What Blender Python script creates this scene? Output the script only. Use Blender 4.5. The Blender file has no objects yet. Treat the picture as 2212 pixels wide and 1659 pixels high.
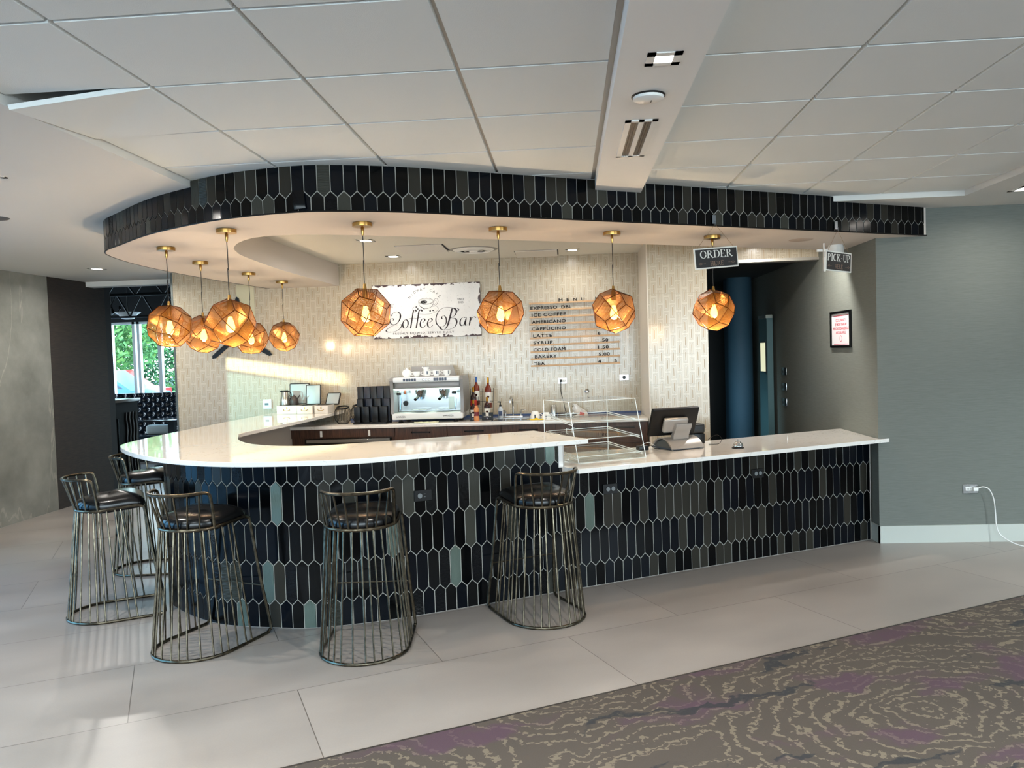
import bpy, bmesh, math, random
from mathutils import Vector, Matrix
from math import sin, cos, pi, radians, sqrt, atan2
random.seed(7)
S = bpy.context.scene
COL = S.collection

# ---------------------------------------------------------------- camera, sky, sun, exposure
F, PITCH, ROLL, YAW = 1684.53, 0.0378142506, -0.0318731343, 0.0697440931
CAMH = 1.65
def cam_rows():
    P = Matrix(((1,0,0),(0,cos(PITCH),-sin(PITCH)),(0,sin(PITCH),cos(PITCH))))
    Q = Matrix(((cos(ROLL),-sin(ROLL),0),(sin(ROLL),cos(ROLL),0),(0,0,1)))
    B = Matrix(((1,0,0),(0,0,-1),(0,1,0)))
    Yw = Matrix(((cos(YAW),sin(YAW),0),(-sin(YAW),cos(YAW),0),(0,0,1)))
    return Q @ P @ B @ Yw
_M = cam_rows()
cd = bpy.data.cameras.new('camera'); co = bpy.data.objects.new('camera', cd); COL.objects.link(co)
cd.sensor_width = 36.0; cd.lens = F*36.0/2212.0; cd.clip_start = 0.05; cd.clip_end = 300
R3 = Matrix((_M[0], -_M[1], -_M[2])).transposed()
co.matrix_world = Matrix.Translation((0,0,CAMH)) @ R3.to_4x4()
S.camera = co
S.view_settings.view_transform = 'Standard'; S.view_settings.look = 'None'
S.view_settings.exposure = 1.2; S.view_settings.gamma = 1.0
try: S.view_settings.use_curve_mapping = False
except Exception: pass
S.cycles.max_bounces = 7; S.cycles.diffuse_bounces = 3; S.cycles.glossy_bounces = 4
S.cycles.transmission_bounces = 6; S.cycles.transparent_max_bounces = 24
S.cycles.caustics_reflective = False; S.cycles.caustics_refractive = False
S.cycles.sample_clamp_indirect = 4.0

W_ = bpy.data.worlds.new('sky'); S.world = W_; W_.use_nodes = True
wn = W_.node_tree.nodes; wl = W_.node_tree.links
bg = wn['Background']; tc = wn.new('ShaderNodeTexCoord'); sx = wn.new('ShaderNodeSeparateXYZ'); rp = wn.new('ShaderNodeValToRGB')
wl.new(tc.outputs['Generated'], sx.inputs[0]); wl.new(sx.outputs['Z'], rp.inputs[0]); wl.new(rp.outputs[0], bg.inputs[0])
rp.color_ramp.elements[0].color = (0.78,0.93,1,1); rp.color_ramp.elements[1].color = (0.35,0.62,1,1)
bg.inputs[1].default_value = 5.4

def light(kind, name, loc, energy, color, size=None, size_y=None, rot=None, **k):
    d = bpy.data.lights.new(name, kind); d.energy = energy; d.color = color
    if kind == 'AREA':
        d.size = size
        if size_y: d.shape = 'RECTANGLE'; d.size_y = size_y
    elif kind in ('POINT','SPOT') and size: d.shadow_soft_size = size
    for a, b in k.items(): setattr(d, a, b)
    o = bpy.data.objects.new(name, d); COL.objects.link(o); o.location = loc
    if rot: o.rotation_euler = rot
    return o
sun = light('SUN', 'sun', (-20,-20,12), 5.0, (1,0.86,0.52), angle=radians(0.6))
sun.rotation_euler = Vector((1,1.5,-0.165)).to_track_quat('-Z','Y').to_euler()
# daylight entering by the glazed rear and side walls of the lobby, behind the camera
def portal(name, loc, sx_, sy_, rot):
    o = light('AREA', name, loc, 1, (1,1,1), sx_, sy_, rot); o.data.cycles.is_portal = True
portal('rear_window_portal', (0.4,-5.27,1.3), 11.2, 2.6, (radians(90),0,0))
portal('side_window_portal', (8.12,-.5,1.3), 2.6, 3.4, (0,radians(90),0))
portal('left_window_portal', (-6.1,.6,1.04), 2.08, 10.4, (0,radians(-90),0))
portal('lounge_side_portal', (-12.05,11.9,1.45), 2.9, 4.0, (0,radians(-90),0))
portal('lounge_window_portal', (-6.6,13.9,1.25), 4.1, 2.4, (radians(-90),0,0))

# ---------------------------------------------------------------- helpers
TH = radians(27.513478)
def W(bx, by): return (bx*cos(TH)-by*sin(TH), bx*sin(TH)+by*cos(TH))
def lin(c):
    if isinstance(c, str): c = [int(c[i:i+2],16)/255 for i in (0,2,4)]
    return tuple((x/12.92 if x <= 0.04045 else ((x+0.055)/1.055)**2.4) for x in c[:3])
MATS = {}
def mat(name, col='808080', rough=0.5, metal=0.0, **k):
    if name in MATS: return MATS[name]
    m = bpy.data.materials.new(name); m.use_nodes = True; b = m.node_tree.nodes['Principled BSDF']
    b.inputs['Base Color'].default_value = (*lin(col),1); b.inputs['Roughness'].default_value = rough; b.inputs['Metallic'].default_value = metal
    for a, v in k.items():
        if a == 'emit': b.inputs['Emission Color'].default_value = (*lin(v[0]),1); b.inputs['Emission Strength'].default_value = v[1]
        elif a == 'ior': b.inputs['IOR'].default_value = v
        elif a == 'trans': b.inputs['Transmission Weight'].default_value = v
        elif a == 'coat': b.inputs['Coat Weight'].default_value = v
        elif a == 'spec': b.inputs['Specular IOR Level'].default_value = v
    MATS[name] = m
    return m
class N:   # small node helper
    def __init__(s, m): s.m = m; s.t = m.node_tree; s.b = s.t.nodes.get('Principled BSDF')
    def n(s, ty, **k):
        x = s.t.nodes.new(ty)
        for a, v in k.items():
            if a.startswith('i_'): x.inputs[int(a[2:])].default_value = v
            else: setattr(x, a, v)
        return x
    def l(s, a, b): s.t.links.new(a, b)
    def math(s, op, a, b=None, clamp=False):
        x = s.n('ShaderNodeMath', operation=op); x.use_clamp = clamp
        for i, v in enumerate((a, b)):
            if v is None: continue
            if isinstance(v, (int, float)): x.inputs[i].default_value = v
            else: s.l(v, x.inputs[i])
        return x.outputs[0]
    def mix(s, f, a, b):
        x = s.n('ShaderNodeMix', data_type='RGBA')
        if isinstance(f, (int, float)): x.inputs[0].default_value = f
        else: s.l(f, x.inputs[0])
        for i, v in ((6, a), (7, b)):
            if isinstance(v, tuple): x.inputs[i].default_value = (*v[:3], 1)
            else: s.l(v, x.inputs[i])
        return x.outputs[2]
    def coord(s, kind='Object'):
        return s.n('ShaderNodeTexCoord').outputs[kind]
    def noise(s, vec, scale, detail=3, rough=0.5, out=0):
        x = s.n('ShaderNodeTexNoise'); x.inputs['Scale'].default_value = scale; x.inputs['Detail'].default_value = detail; x.inputs['Roughness'].default_value = rough
        s.l(vec, x.inputs['Vector']); return x.outputs[out]
    def ramp(s, v, stops):
        r = s.n('ShaderNodeValToRGB'); e = r.color_ramp.elements
        while len(e) < len(stops): e.new(0.5)
        for q, (p, c) in zip(e, stops): q.position = p; q.color = (*c[:3], 1)
        s.l(v, r.inputs[0]); return r.outputs[0]
    def bump(s, h, strength=0.3, dist=0.01):
        x = s.n('ShaderNodeBump'); x.inputs['Strength'].default_value = strength; x.inputs['Distance'].default_value = dist
        s.l(h, x.inputs['Height']); s.l(x.outputs[0], s.b.inputs['Normal'])
    def scale(s, vec, sc, rot=0.0, loc=(0,0,0)):
        x = s.n('ShaderNodeMapping'); x.inputs['Scale'].default_value = sc; x.inputs['Rotation'].default_value = (0,0,rot); x.inputs['Location'].default_value = loc
        s.l(vec, x.inputs[0]); return x.outputs[0]

class MB:
    def __init__(s): s.v = []; s.f = []; s.mi = []; s.uv = {}; s.cur = 0
    def add(s, vs, fs, mi=None, M=None, uvs=None):
        o = len(s.v)
        for p in vs:
            p = Vector(p); s.v.append(M @ p if M else p)
        for k, f in enumerate(fs):
            s.f.append([i+o for i in f]); s.mi.append(s.cur if mi is None else mi)
            if uvs: s.uv[len(s.f)-1] = uvs[k]
        return s
    def box(s, x0, x1, y0, y1, z0, z1, mi=None, M=None, bev=0.0, seg=2):
        if bev <= 0:
            vs = [(x,y,z) for z in (z0,z1) for x,y in ((x0,y0),(x1,y0),(x1,y1),(x0,y1))]
            return s.add(vs, [(3,2,1,0),(4,5,6,7),(0,1,5,4),(1,2,6,5),(2,3,7,6),(3,0,4,7)], mi, M)
        b = bmesh.new(); bmesh.ops.create_cube(b, size=1.0)
        for v in b.verts:
            v.co = Vector((x0+(v.co.x+.5)*(x1-x0), y0+(v.co.y+.5)*(y1-y0), z0+(v.co.z+.5)*(z1-z0)))
        bmesh.ops.bevel(b, geom=list(b.edges), offset=bev, segments=seg, affect='EDGES', profile=0.6)
        b.verts.index_update(); s.add([v.co.copy() for v in b.verts], [[v.index for v in f.verts] for f in b.faces], mi, M); b.free(); return s
    def prism(s, poly, z0, z1, mi=None, M=None, side_mi=None):
        n = len(poly); vs = [(x,y,z0) for x,y in poly]+[(x,y,z1) for x,y in poly]
        s.add(vs, [list(range(n))[::-1], list(range(n,2*n))], mi, M)
        o = len(s.v)-2*n
        for i in range(n):
            j = (i+1) % n; s.f.append([o+i,o+j,o+n+j,o+n+i]); s.mi.append((s.cur if mi is None else mi) if side_mi is None else side_mi)
        return s
    def tube(s, pts, r, seg=8, closed=False, mi=None, M=None, caps=True):
        pts = [Vector(p) for p in pts]; n = len(pts); rs = r if isinstance(r, (list,tuple)) else [r]*n
        T = []
        for i in range(n):
            a = pts[(i-1) % n] if (closed or i > 0) else pts[i]; b = pts[(i+1) % n] if (closed or i < n-1) else pts[i]
            T.append((b-a).normalized())
        up = Vector((0,0,1)) if abs(T[0].z) < 0.9 else Vector((1,0,0))
        u = T[0].cross(up).normalized(); vs = []
        for i in range(n):
            u = (u - T[i]*u.dot(T[i])).normalized(); w = T[i].cross(u)
            for k in range(seg):
                a = 2*pi*k/seg; vs.append(pts[i]+(u*cos(a)+w*sin(a))*rs[i])
        fs = []
        for i in range(n if closed else n-1):
            j = (i+1) % n
            for k in range(seg):
                k2 = (k+1) % seg; fs.append((i*seg+k, i*seg+k2, j*seg+k2, j*seg+k))
        if not closed and caps: fs += [tuple(range(seg))[::-1], tuple(range((n-1)*seg, n*seg))]
        return s.add(vs, fs, mi, M)
    def lathe(s, prof, seg=24, mi=None, M=None, mis=None):
        vs = []; fs = []; m = len(prof)
        for r, z in prof:
            for k in range(seg): a = 2*pi*k/seg; vs.append((r*cos(a), r*sin(a), z))
        o0 = len(s.f)
        for i in range(m-1):
            for k in range(seg):
                k2 = (k+1) % seg; fs.append((i*seg+k, i*seg+k2, (i+1)*seg+k2, (i+1)*seg+k))
        s.add(vs, fs, mi, M)
        if mis:
            for i in range(m-1):
                for k in range(seg): s.mi[o0+i*seg+k] = mis[i]
        o = len(s.v)-len(vs)
        if prof[0][0] > 1e-5: s.f.append([o+k for k in range(seg)][::-1]); s.mi.append(mis[0] if mis else (s.cur if mi is None else mi))
        if prof[-1][0] > 1e-5: s.f.append([o+(m-1)*seg+k for k in range(seg)]); s.mi.append(mis[-1] if mis else (s.cur if mi is None else mi))
        return s
    def cyl(s, x, y, z0, z1, r, seg=24, mi=None, M=None):
        T = Matrix.Translation((x,y,0)); return s.lathe([(r,z0),(r,z1)], seg, mi, (M @ T) if M else T)
    def strip(s, A, B, z, up=True, mi=None):
        vs = [(p[0],p[1],z) for p in A]+[(p[0],p[1],z) for p in B]; n = len(A)
        fs = [(i,i+1,n+i+1,n+i) for i in range(n-1)]
        if not up: fs = [f[::-1] for f in fs]
        return s.add(vs, fs, mi)
    def ribbon(s, A, z0, z1, mi=None):
        vs = [(p[0],p[1],z0) for p in A]+[(p[0],p[1],z1) for p in A]; n = len(A)
        return s.add(vs, [(i,i+1,n+i+1,n+i) for i in range(n-1)], mi)
    def build(s, name, mats, parent=None, smooth=40, loc=None, rot=None, fixn=True, M=None):
        me = bpy.data.meshes.new(name)
        me.from_pydata([tuple(v) for v in s.v], [], s.f)
        for m in (mats if isinstance(mats, (list,tuple)) else [mats]): me.materials.append(m)
        for p, i in zip(me.polygons, s.mi): p.material_index = i
        if s.uv:
            L = me.uv_layers.new(name='UVMap')
            for fi, u in s.uv.items():
                for li, c in zip(me.polygons[fi].loop_indices, u): L.data[li].uv = c
        if fixn and not s.uv:
            b = bmesh.new(); b.from_mesh(me); bmesh.ops.remove_doubles(b, verts=b.verts, dist=1e-6); bmesh.ops.recalc_face_normals(b, faces=b.faces); b.to_mesh(me); b.free()
        if smooth:
            me.shade_smooth()
            try: me.set_sharp_from_angle(angle=radians(smooth))
            except Exception: pass
        o = bpy.data.objects.new(name, me); COL.objects.link(o)
        if parent: o.parent = parent
        if loc: o.location = loc
        if rot is not None: o.rotation_euler = (0,0,rot)
        if M: o.matrix_world = M
        return o
def tag(o, label, cat, group=None, kind=None):
    if label: o['label'] = label
    if cat: o['category'] = cat
    if group: o['group'] = group
    if kind: o['kind'] = kind
    return o
def thing(name, label, cat, loc=(0,0,0), rz=0, group=None):
    o = bpy.data.objects.new(name, None); COL.objects.link(o); o.empty_display_size = 0.05
    o.location = loc; o.rotation_euler = (0,0,rz); return tag(o, label, cat, group)
def struct(name, mb, m, label=None, smooth=0, **k):
    o = mb.build(name, m, smooth=smooth, **k); o['kind'] = 'structure'; o['label'] = label or name; o['category'] = name.split('_')[0]; return o
def kids(o): return [c for c in bpy.data.objects if c.parent == o]
def dup(o, loc=None, rz=None, label=None, group=None):
    def cp(a, par):
        c = a.copy(); COL.objects.link(c)
        if par: c.parent = par
        for ch in kids(a): cp(ch, c)
        return c
    r = cp(o, None)
    if loc: r.location = loc
    if rz is not None: r.rotation_euler = (0,0,rz)
    if label: r['label'] = label
    if group: r['group'] = group
    return r
def catmull(P, n=8):
    P = [Vector((p[0],p[1],p[2] if len(p) > 2 else 0)) for p in P]; out = []
    for i in range(len(P)-1):
        a = P[i-1] if i else P[0]*2-P[1]; b = P[i]; c = P[i+1]; d = P[i+2] if i+2 < len(P) else P[-1]*2-P[-2]
        for k in range(n):
            t = k/n; out.append(0.5*((2*b)+(c-a)*t+(2*a-5*b+4*c-d)*t*t+(3*b-a-3*c+d)*t**3))
    out.append(P[-1]); return out
def resample(P, n):
    L = [0]
    for i in range(1, len(P)): L.append(L[-1]+(P[i]-P[i-1]).length)
    out = []; j = 0
    for k in range(n):
        t = L[-1]*k/(n-1)
        while j < len(L)-2 and L[j+1] < t: j += 1
        f = (t-L[j])/max(1e-9, L[j+1]-L[j]); out.append(P[j].lerp(P[j+1], f))
    return out
_tcache = {}
def text_geo(s_, size=1.0, off=0.0, shear=0.0, spacing=1.0):
    key = (s_, off, shear, spacing)
    if key not in _tcache:
        c = bpy.data.curves.new('t','FONT'); c.body = s_; c.size = 1.0; c.offset = off; c.shear = shear; c.space_character = spacing; c.resolution_u = 3
        o = bpy.data.objects.new('t', c); COL.objects.link(o); dg = bpy.context.evaluated_depsgraph_get(); dg.update()
        me = bpy.data.meshes.new_from_object(o.evaluated_get(dg)); vs = [v.co.copy() for v in me.vertices]; fs = [list(p.vertices) for p in me.polygons]
        bpy.data.objects.remove(o); bpy.data.curves.remove(c); bpy.data.meshes.remove(me); _tcache[key] = (vs, fs)
    vs, fs = _tcache[key]; return [v*size for v in vs], fs
def put_text(mb, s_, x, z, h, y=0.0, width=None, align='L', mi=None, M=None, off=0.0, thick=0.0, shear=0.0, wx=1.0, spacing=1.0, back=False):
    """text standing in the x-z plane at depth y, facing -y; h = capital height"""
    vs, fs = text_geo(s_, 1.0, off, shear, spacing)
    if not vs: return
    x0 = min(v.x for v in vs); x1 = max(v.x for v in vs); sc = h/0.73; sxx = sc*wx
    if width: sxx = width/(x1-x0)
    w = (x1-x0)*sxx; ox = x-(0 if align == 'L' else w/2 if align == 'C' else w)
    P = [(ox+(v.x-x0)*sxx, y, z+v.y*sc) for v in vs]
    mb.add(P, fs, mi, M)
    if thick:
        mb.add([(p[0],p[1]+thick,p[2]) for p in P], [f[::-1] for f in fs], mi, M)
        ed = {}
        for f in fs:
            for a, b in zip(f, f[1:]+f[:1]): ed[(a,b)] = ed.get((a,b),0)+1
        for (a,b) in ed:
            if (b,a) not in ed:
                mb.add([P[a],P[b],(P[b][0],y+thick,P[b][2]),(P[a][0],y+thick,P[a][2])], [(0,1,2,3)], mi, M)
def stroke(mb, pts, w0, w1=None, y=0.0, nib=None, mi=None, M=None, smooth=True, n=6):
    """brush stroke in the x-z plane; nib=(thin,thick,angle) gives pen contrast"""
    P = catmull([(p[0],p[1]) for p in pts], n) if smooth else [Vector((p[0],p[1],0)) for p in pts]
    m = len(P); vs = []
    for i in range(m):
        a = P[max(0,i-1)]; b = P[min(m-1,i+1)]; t = (b-a).normalized(); nn = Vector((-t.y,t.x,0))
        if nib:
            c = abs(t.x*sin(nib[2])-t.y*cos(nib[2])); w = nib[0]+(nib[1]-nib[0])*c**2.2
            e = min(1, min(i, m-1-i)/4.0+0.25); w *= e
        else: w = w0+((w1 if w1 is not None else w0)-w0)*i/(m-1)
        for sgn in (1,-1):
            q = P[i]+nn*w*0.5*sgn; vs.append((q.x,y,q.y))
    mb.add(vs, [(2*i,2*i+1,2*i+3,2*i+2) for i in range(m-1)], mi, M)

# ---------------------------------------------------------------- materials
white_paint = mat('white_paint','dcd9d2',0.6); plain_beige = mat('beige_stone','d3cabb',0.35)
soffit_paint = mat('soffit_paint','c6beb6',0.6)
m = mat('ceiling_tile','e4e8e6',0.9); q = N(m); c = q.coord(); q.bump(q.noise(c,260,2), 0.25, 0.003)
grid_metal = mat('ceiling_grid','b4b3ae',0.5); black_paint = mat('black_paint','0c0e10',0.7)
drywall = mat('drywall','dad9d4',0.7)
# geometric tile
m = mat('geometric_tile','cfc5b2',0.16); q = N(m); c = q.coord(); sp = q.n('ShaderNodeSeparateXYZ'); q.l(c, sp.inputs[0])
PX, PZ = 0.0612, 0.153
xo = q.math('ADD', sp.outputs[0], -1.151+0.0306+30*PX*5); col = q.math('DIVIDE', xo, PX); ic = q.math('FLOOR', col)
par = q.math('MODULO', ic, 2.0); fx = q.math('ABSOLUTE', q.math('SUBTRACT', q.math('FRACT', col), 0.5))
dx = q.math('MULTIPLY', fx, PX)
zz = q.math('ADD', q.math('DIVIDE', q.math('ADD', sp.outputs[2], -1.299+0.03+PZ*40), PZ), q.math('MULTIPLY', par, 0.5))
dz = q.math('MAXIMUM', q.math('SUBTRACT', q.math('MULTIPLY', q.math('ABSOLUTE', q.math('SUBTRACT', q.math('FRACT', zz), 0.5)), PZ), 0.043), 0.0)
d = q.math('MAXIMUM', dx, dz)
core = q.math('LESS_THAN', q.math('MAXIMUM', dx, q.math('MULTIPLY', dz, 4.0)), 0.0034)
def band(d, c0, w): return q.math('LESS_THAN', q.math('ABSOLUTE', q.math('SUBTRACT', d, c0)), w)
l1 = band(d, 0.0125, 0.0016); l2 = band(d, 0.0215, 0.0016); ln = q.math('MAXIMUM', l1, l2)
jz = q.math('LESS_THAN', q.math('ABSOLUTE', q.math('SUBTRACT', q.math('FRACT', q.math('DIVIDE', q.math('ADD', sp.outputs[2], -1.299+0.306*20+0.153), 0.306)), 0.5)), 0.006)
jx = q.math('LESS_THAN', q.math('ABSOLUTE', q.math('SUBTRACT', q.math('FRACT', q.math('DIVIDE', q.math('ADD', sp.outputs[0], -1.151+0.612*30+0.306), 0.612)), 0.5)), 0.003)
jt = q.math('MAXIMUM', jz, jx)
cl = q.mix(q.math('MULTIPLY', ln, 0.75), lin('bab09d'), lin('90856f')); cl = q.mix(q.math('MULTIPLY', core, 0.85), cl, lin('8c7550')); cl = q.mix(q.math('MULTIPLY', jt, 0.6), cl, lin('9c927e'))
q.l(cl, q.b.inputs['Base Color'])
q.b.inputs['Roughness'].default_value = 0.17
q.l(q.math('ADD', q.math('MULTIPLY', core, 0.2), 0.17), q.b.inputs['Roughness'])
geo_tile = m
# quartz
m = mat('white_quartz','e9e4dd',0.07, coat=0.5); q = N(m); c = q.coord()
nn_ = q.noise(c, 2.2, 5, 0.6); v = q.ramp(q.math('ABSOLUTE', q.math('SUBTRACT', nn_, 0.5)), [(0.0,lin('dcd6ce')),(0.006,lin('efebe5')),(1.0,lin('efebe5'))])
q.l(v, q.b.inputs['Base Color']); quartz = m
# floor tile (rotated grid)
m = mat('porcelain_floor','a79f98',0.3); q = N(m); c = q.coord(); vr = q.scale(c, (1,1,1), -TH); sp = q.n('ShaderNodeSeparateXYZ'); q.l(vr, sp.inputs[0])
ty = q.math('DIVIDE', q.math('ADD', sp.outputs[1], -3.235+0.757*40), 0.757); ry = q.math('FLOOR', ty); pr = q.math('MODULO', ry, 2.0)
tx = q.math('ADD', q.math('DIVIDE', q.math('ADD', sp.outputs[0], -0.507+1.535*40), 1.535), q.math('MULTIPLY', pr, 0.5))
ey = q.math('MULTIPLY', q.math('SUBTRACT', 0.5, q.math('ABSOLUTE', q.math('SUBTRACT', q.math('FRACT', ty), 0.5))), 0.757)
ex = q.math('MULTIPLY', q.math('SUBTRACT', 0.5, q.math('ABSOLUTE', q.math('SUBTRACT', q.math('FRACT', tx), 0.5))), 1.535)
g = q.math('LESS_THAN', q.math('MINIMUM', ex, ey), 0.0022)
cb = q.n('ShaderNodeCombineXYZ'); q.l(q.math('FLOOR', tx), cb.inputs[0]); q.l(ry, cb.inputs[1])
wn_ = q.n('ShaderNodeTexWhiteNoise'); q.l(cb.outputs[0], wn_.inputs[0])
st = q.noise(q.scale(vr, (0.8,1.6,1)), 1.3, 4, 0.5); fine = q.noise(c, 130, 2)
base = q.ramp(q.math('ADD', q.math('MULTIPLY', st, 0.75), q.math('ADD', q.math('MULTIPLY', wn_.outputs[0], 0.12), q.math('MULTIPLY', fine, 0.13))), [(0.3,lin('89827c')),(0.7,lin('9f9790'))])
q.l(q.mix(g, base, lin('5f5853')), q.b.inputs['Base Color']); q.l(q.math('ADD', q.math('MULTIPLY', st, 0.2), 0.22), q.b.inputs['Roughness']); floor_m = m
# carpet
m = mat('patterned_carpet','7a6a5c',0.95); q = N(m); c = q.coord(); vr = q.scale(c, (1,1,1), -TH)
dist = q.noise(vr, 3.0, 3, 0.6, out=1); dist2 = q.noise(vr, 14.0, 3, 0.6, out=1)
va = q.n('ShaderNodeVectorMath', operation='MULTIPLY_ADD'); q.l(dist, va.inputs[0]); va.inputs[1].default_value = (0.34,0.34,0); q.l(vr, va.inputs[2])
vb = q.n('ShaderNodeVectorMath', operation='MULTIPLY_ADD'); q.l(dist2, vb.inputs[0]); vb.inputs[1].default_value = (0.11,0.11,0); q.l(va.outputs[0], vb.inputs[2])
vo = q.n('ShaderNodeTexVoronoi'); vo.voronoi_dimensions = '2D'; vo.inputs['Scale'].default_value = 0.8; vo.inputs['Randomness'].default_value = 0.9
q.l(q.scale(vb.outputs[0], (0.8,1.25,1), 0.25), vo.inputs['Vector'])
rings = q.math('SINE', q.math('MULTIPLY', vo.outputs['Distance'], 104.0)); brk = q.noise(q.scale(vr,(1.0,1.0,1)), 44, 2, 0.6)
lace = q.math('GREATER_THAN', q.math('ADD', rings, q.math('MULTIPLY', q.math('SUBTRACT', brk, 0.5), 3.4)), 0.78)
zone = q.math('LESS_THAN', vo.outputs['Distance'], 0.70)
lace = q.math('MULTIPLY', lace, zone)
stv = q.scale(vb.outputs[0], (1.1,9.0,1), 0.5); streak = q.noise(stv, 1.5, 4, 0.55)
strk = q.math('MULTIPLY', q.math('GREATER_THAN', streak, 0.60), q.math('SUBTRACT', 1.0, zone))
lacec = q.math('MAXIMUM', lace, strk)
b1 = q.noise(q.scale(vr,(1,1,1)), 1.1, 2); plum = q.ramp(q.noise(q.scale(vb.outputs[0],(1.0,1.8,1),0.5,(4.3,2.1,0)), 1.15, 3, 0.5), [(0.53,(0,0,0)),(0.60,(1,1,1))])
navy = q.ramp(q.noise(q.scale(vb.outputs[0],(1.2,5.0,1),0.55,(1.1,7.7,0)), 1.0, 3, 0.5), [(0.635,(0,0,0)),(0.655,(1,1,1))])
bc = q.mix(b1, lin('3f3730'), lin('4f463d')); bc = q.mix(q.math('MULTIPLY', lacec, 0.85), bc, lin('7a6e5c'))
sepp = q.n('ShaderNodeSeparateXYZ'); q.l(plum, sepp.inputs[0]); sepn = q.n('ShaderNodeSeparateXYZ'); q.l(navy, sepn.inputs[0])
bc = q.mix(q.math('MULTIPLY', sepp.outputs[0], 0.75), bc, lin('4d3145')); bc = q.mix(q.math('MULTIPLY', sepn.outputs[0], 0.9), bc, lin('171e24'))
fz = q.noise(c, 420, 2); bc = q.mix(q.math('MULTIPLY', fz, 0.35), bc, lin('4a4038')); q.l(bc, q.b.inputs['Base Color']); q.bump(q.math('ADD', fz, q.math('MULTIPLY', lacec, 0.3)), 0.5, 0.004); carpet_m = m
# glazed pickets
def glaze(name, colr, rough, kind=None):
    m = mat(name, colr, rough, spec=0.16); q = N(m); c = q.coord('UV')
    if kind is None: q.bump(q.noise(q.scale(c,(1,0.35,1)), 40, 2), 0.06, 0.003)
    elif kind == 'grain': q.bump(q.noise(q.scale(c,(1,0.06,1)), 320, 3, 0.7), 0.5, 0.004)
    elif kind == 'grid':
        w = q.n('ShaderNodeTexVoronoi', distance='CHEBYCHEV'); w.inputs['Scale'].default_value = 120; w.inputs['Randomness'].default_value = 0.35; q.l(c, w.inputs['Vector']); q.bump(w.outputs['Distance'], 0.7, 0.006)
    elif kind == 'ripple':
        w = q.n('ShaderNodeTexWave'); w.bands_direction = 'Y'; w.inputs['Scale'].default_value = 35; w.inputs['Distortion'].default_value = 3; q.l(c, w.inputs['Vector']); q.bump(w.outputs['Fac'], 0.5, 0.004)
    return m
TILES = [glaze('glazed_black','030405',0.13), glaze('glazed_navy','070b11',0.15), glaze('glazed_grey','2b2924',0.25), glaze('glazed_black_grain','040404',0.2,'grain'),
         glaze('glazed_grey_grain','383832',0.2,'grain'), glaze('glazed_black_grid','0b0c0e',0.1,'grid'), glaze('glazed_grey_ripple','34352f',0.12,'ripple'), glaze('glazed_silver_grain','66756d',0.22,'grain')]
TILES[-1].node_tree.nodes['Principled BSDF'].inputs['Metallic'].default_value = 0.7
grout = mat('light_grout','a3a29b',0.85)
TWT = [30, 30, 12, 12, 7, 4, 3, .5]
# others
m = mat('marble_grey','8b8c86',0.12); q = N(m); c = q.coord(); n1 = q.noise(c, 1.3, 6, 0.6)
n2 = q.n('ShaderNodeTexNoise'); n2.inputs['Scale'].default_value = 0.9; n2.inputs['Detail'].default_value = 7; n2.inputs['Distortion'].default_value = 1.3; q.l(q.scale(c,(1,1,0.5)), n2.inputs['Vector'])
bs = q.ramp(n1, [(0.3,lin('6b6d67')),(0.7,lin('94958f'))]); vn = q.math('LESS_THAN', q.math('ABSOLUTE', q.math('SUBTRACT', n2.outputs[0], 0.5)), 0.004)
q.l(q.mix(q.math('MULTIPLY', vn, 0.28), bs, lin('b8b4a8')), q.b.inputs['Base Color']); marble = m
def wood(name, a, b_, sc=(8,1,0.6), r=0.45):
    m = mat(name, a, r); q = N(m); c = q.coord(); n = q.noise(q.scale(c, sc), 9, 5, 0.6); q.l(q.ramp(n, [(0.3,lin(a)),(0.7,lin(b_))]), q.b.inputs['Base Color']); return m
dark_wood = wood('dark_wood_panel','1d1713','31271f',(1,1,9),0.75); walnut = wood('walnut','2e1c14','5a3c2c',(9,1,0.8),0.35); oak = wood('oak_rail','b08a62','cda980',(1,1,12),0.5)
m = mat('grasscloth','77776f',0.85); q = N(m); c = q.coord(); n = q.noise(q.scale(c,(2,2,60)), 5, 3, 0.7); q.l(q.ramp(n, [(0.2,lin('62665f')),(0.8,lin('757973'))]), q.b.inputs['Base Color']); q.bump(n, 0.2, 0.002); wallpaper = m
base_stone = mat('baseboard_stone','b9bdb5',0.4)
m = mat('antique_brass_tube','6a5d4a',0.28,1.0); q = N(m); c = q.coord(); n = q.noise(c, 30, 3); q.l(q.ramp(n, [(0.3,lin('453f36')),(0.7,lin('78705f'))]), q.b.inputs['Base Color']); bronze = m
leather = mat('black_leather','050506',0.25, spec=0.45)
brass = mat('brushed_brass','b08a4e',0.28,1.0); cord_m = mat('cord_black','14110f',0.6); copper = mat('dark_copper_edge','5a2f14',0.4,1.0)
steel = mat('stainless_steel','b4b6b6',0.25,1.0); chrome = mat('chrome','d8dadc',0.06,1.0); black_plastic = mat('black_plastic','050506',0.35,spec=.35); grey_plastic = mat('grey_plastic','8e8a86',0.4)
white_plastic = mat('white_plastic','e4e4e0',0.35); white_ceramic = mat('white_ceramic','eeeeea',0.12); ink = mat('black_ink','141010',0.7)
acrylic = mat('clear_acrylic','f4fbfa',0.02, trans=1.0, ior=1.45)
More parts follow.
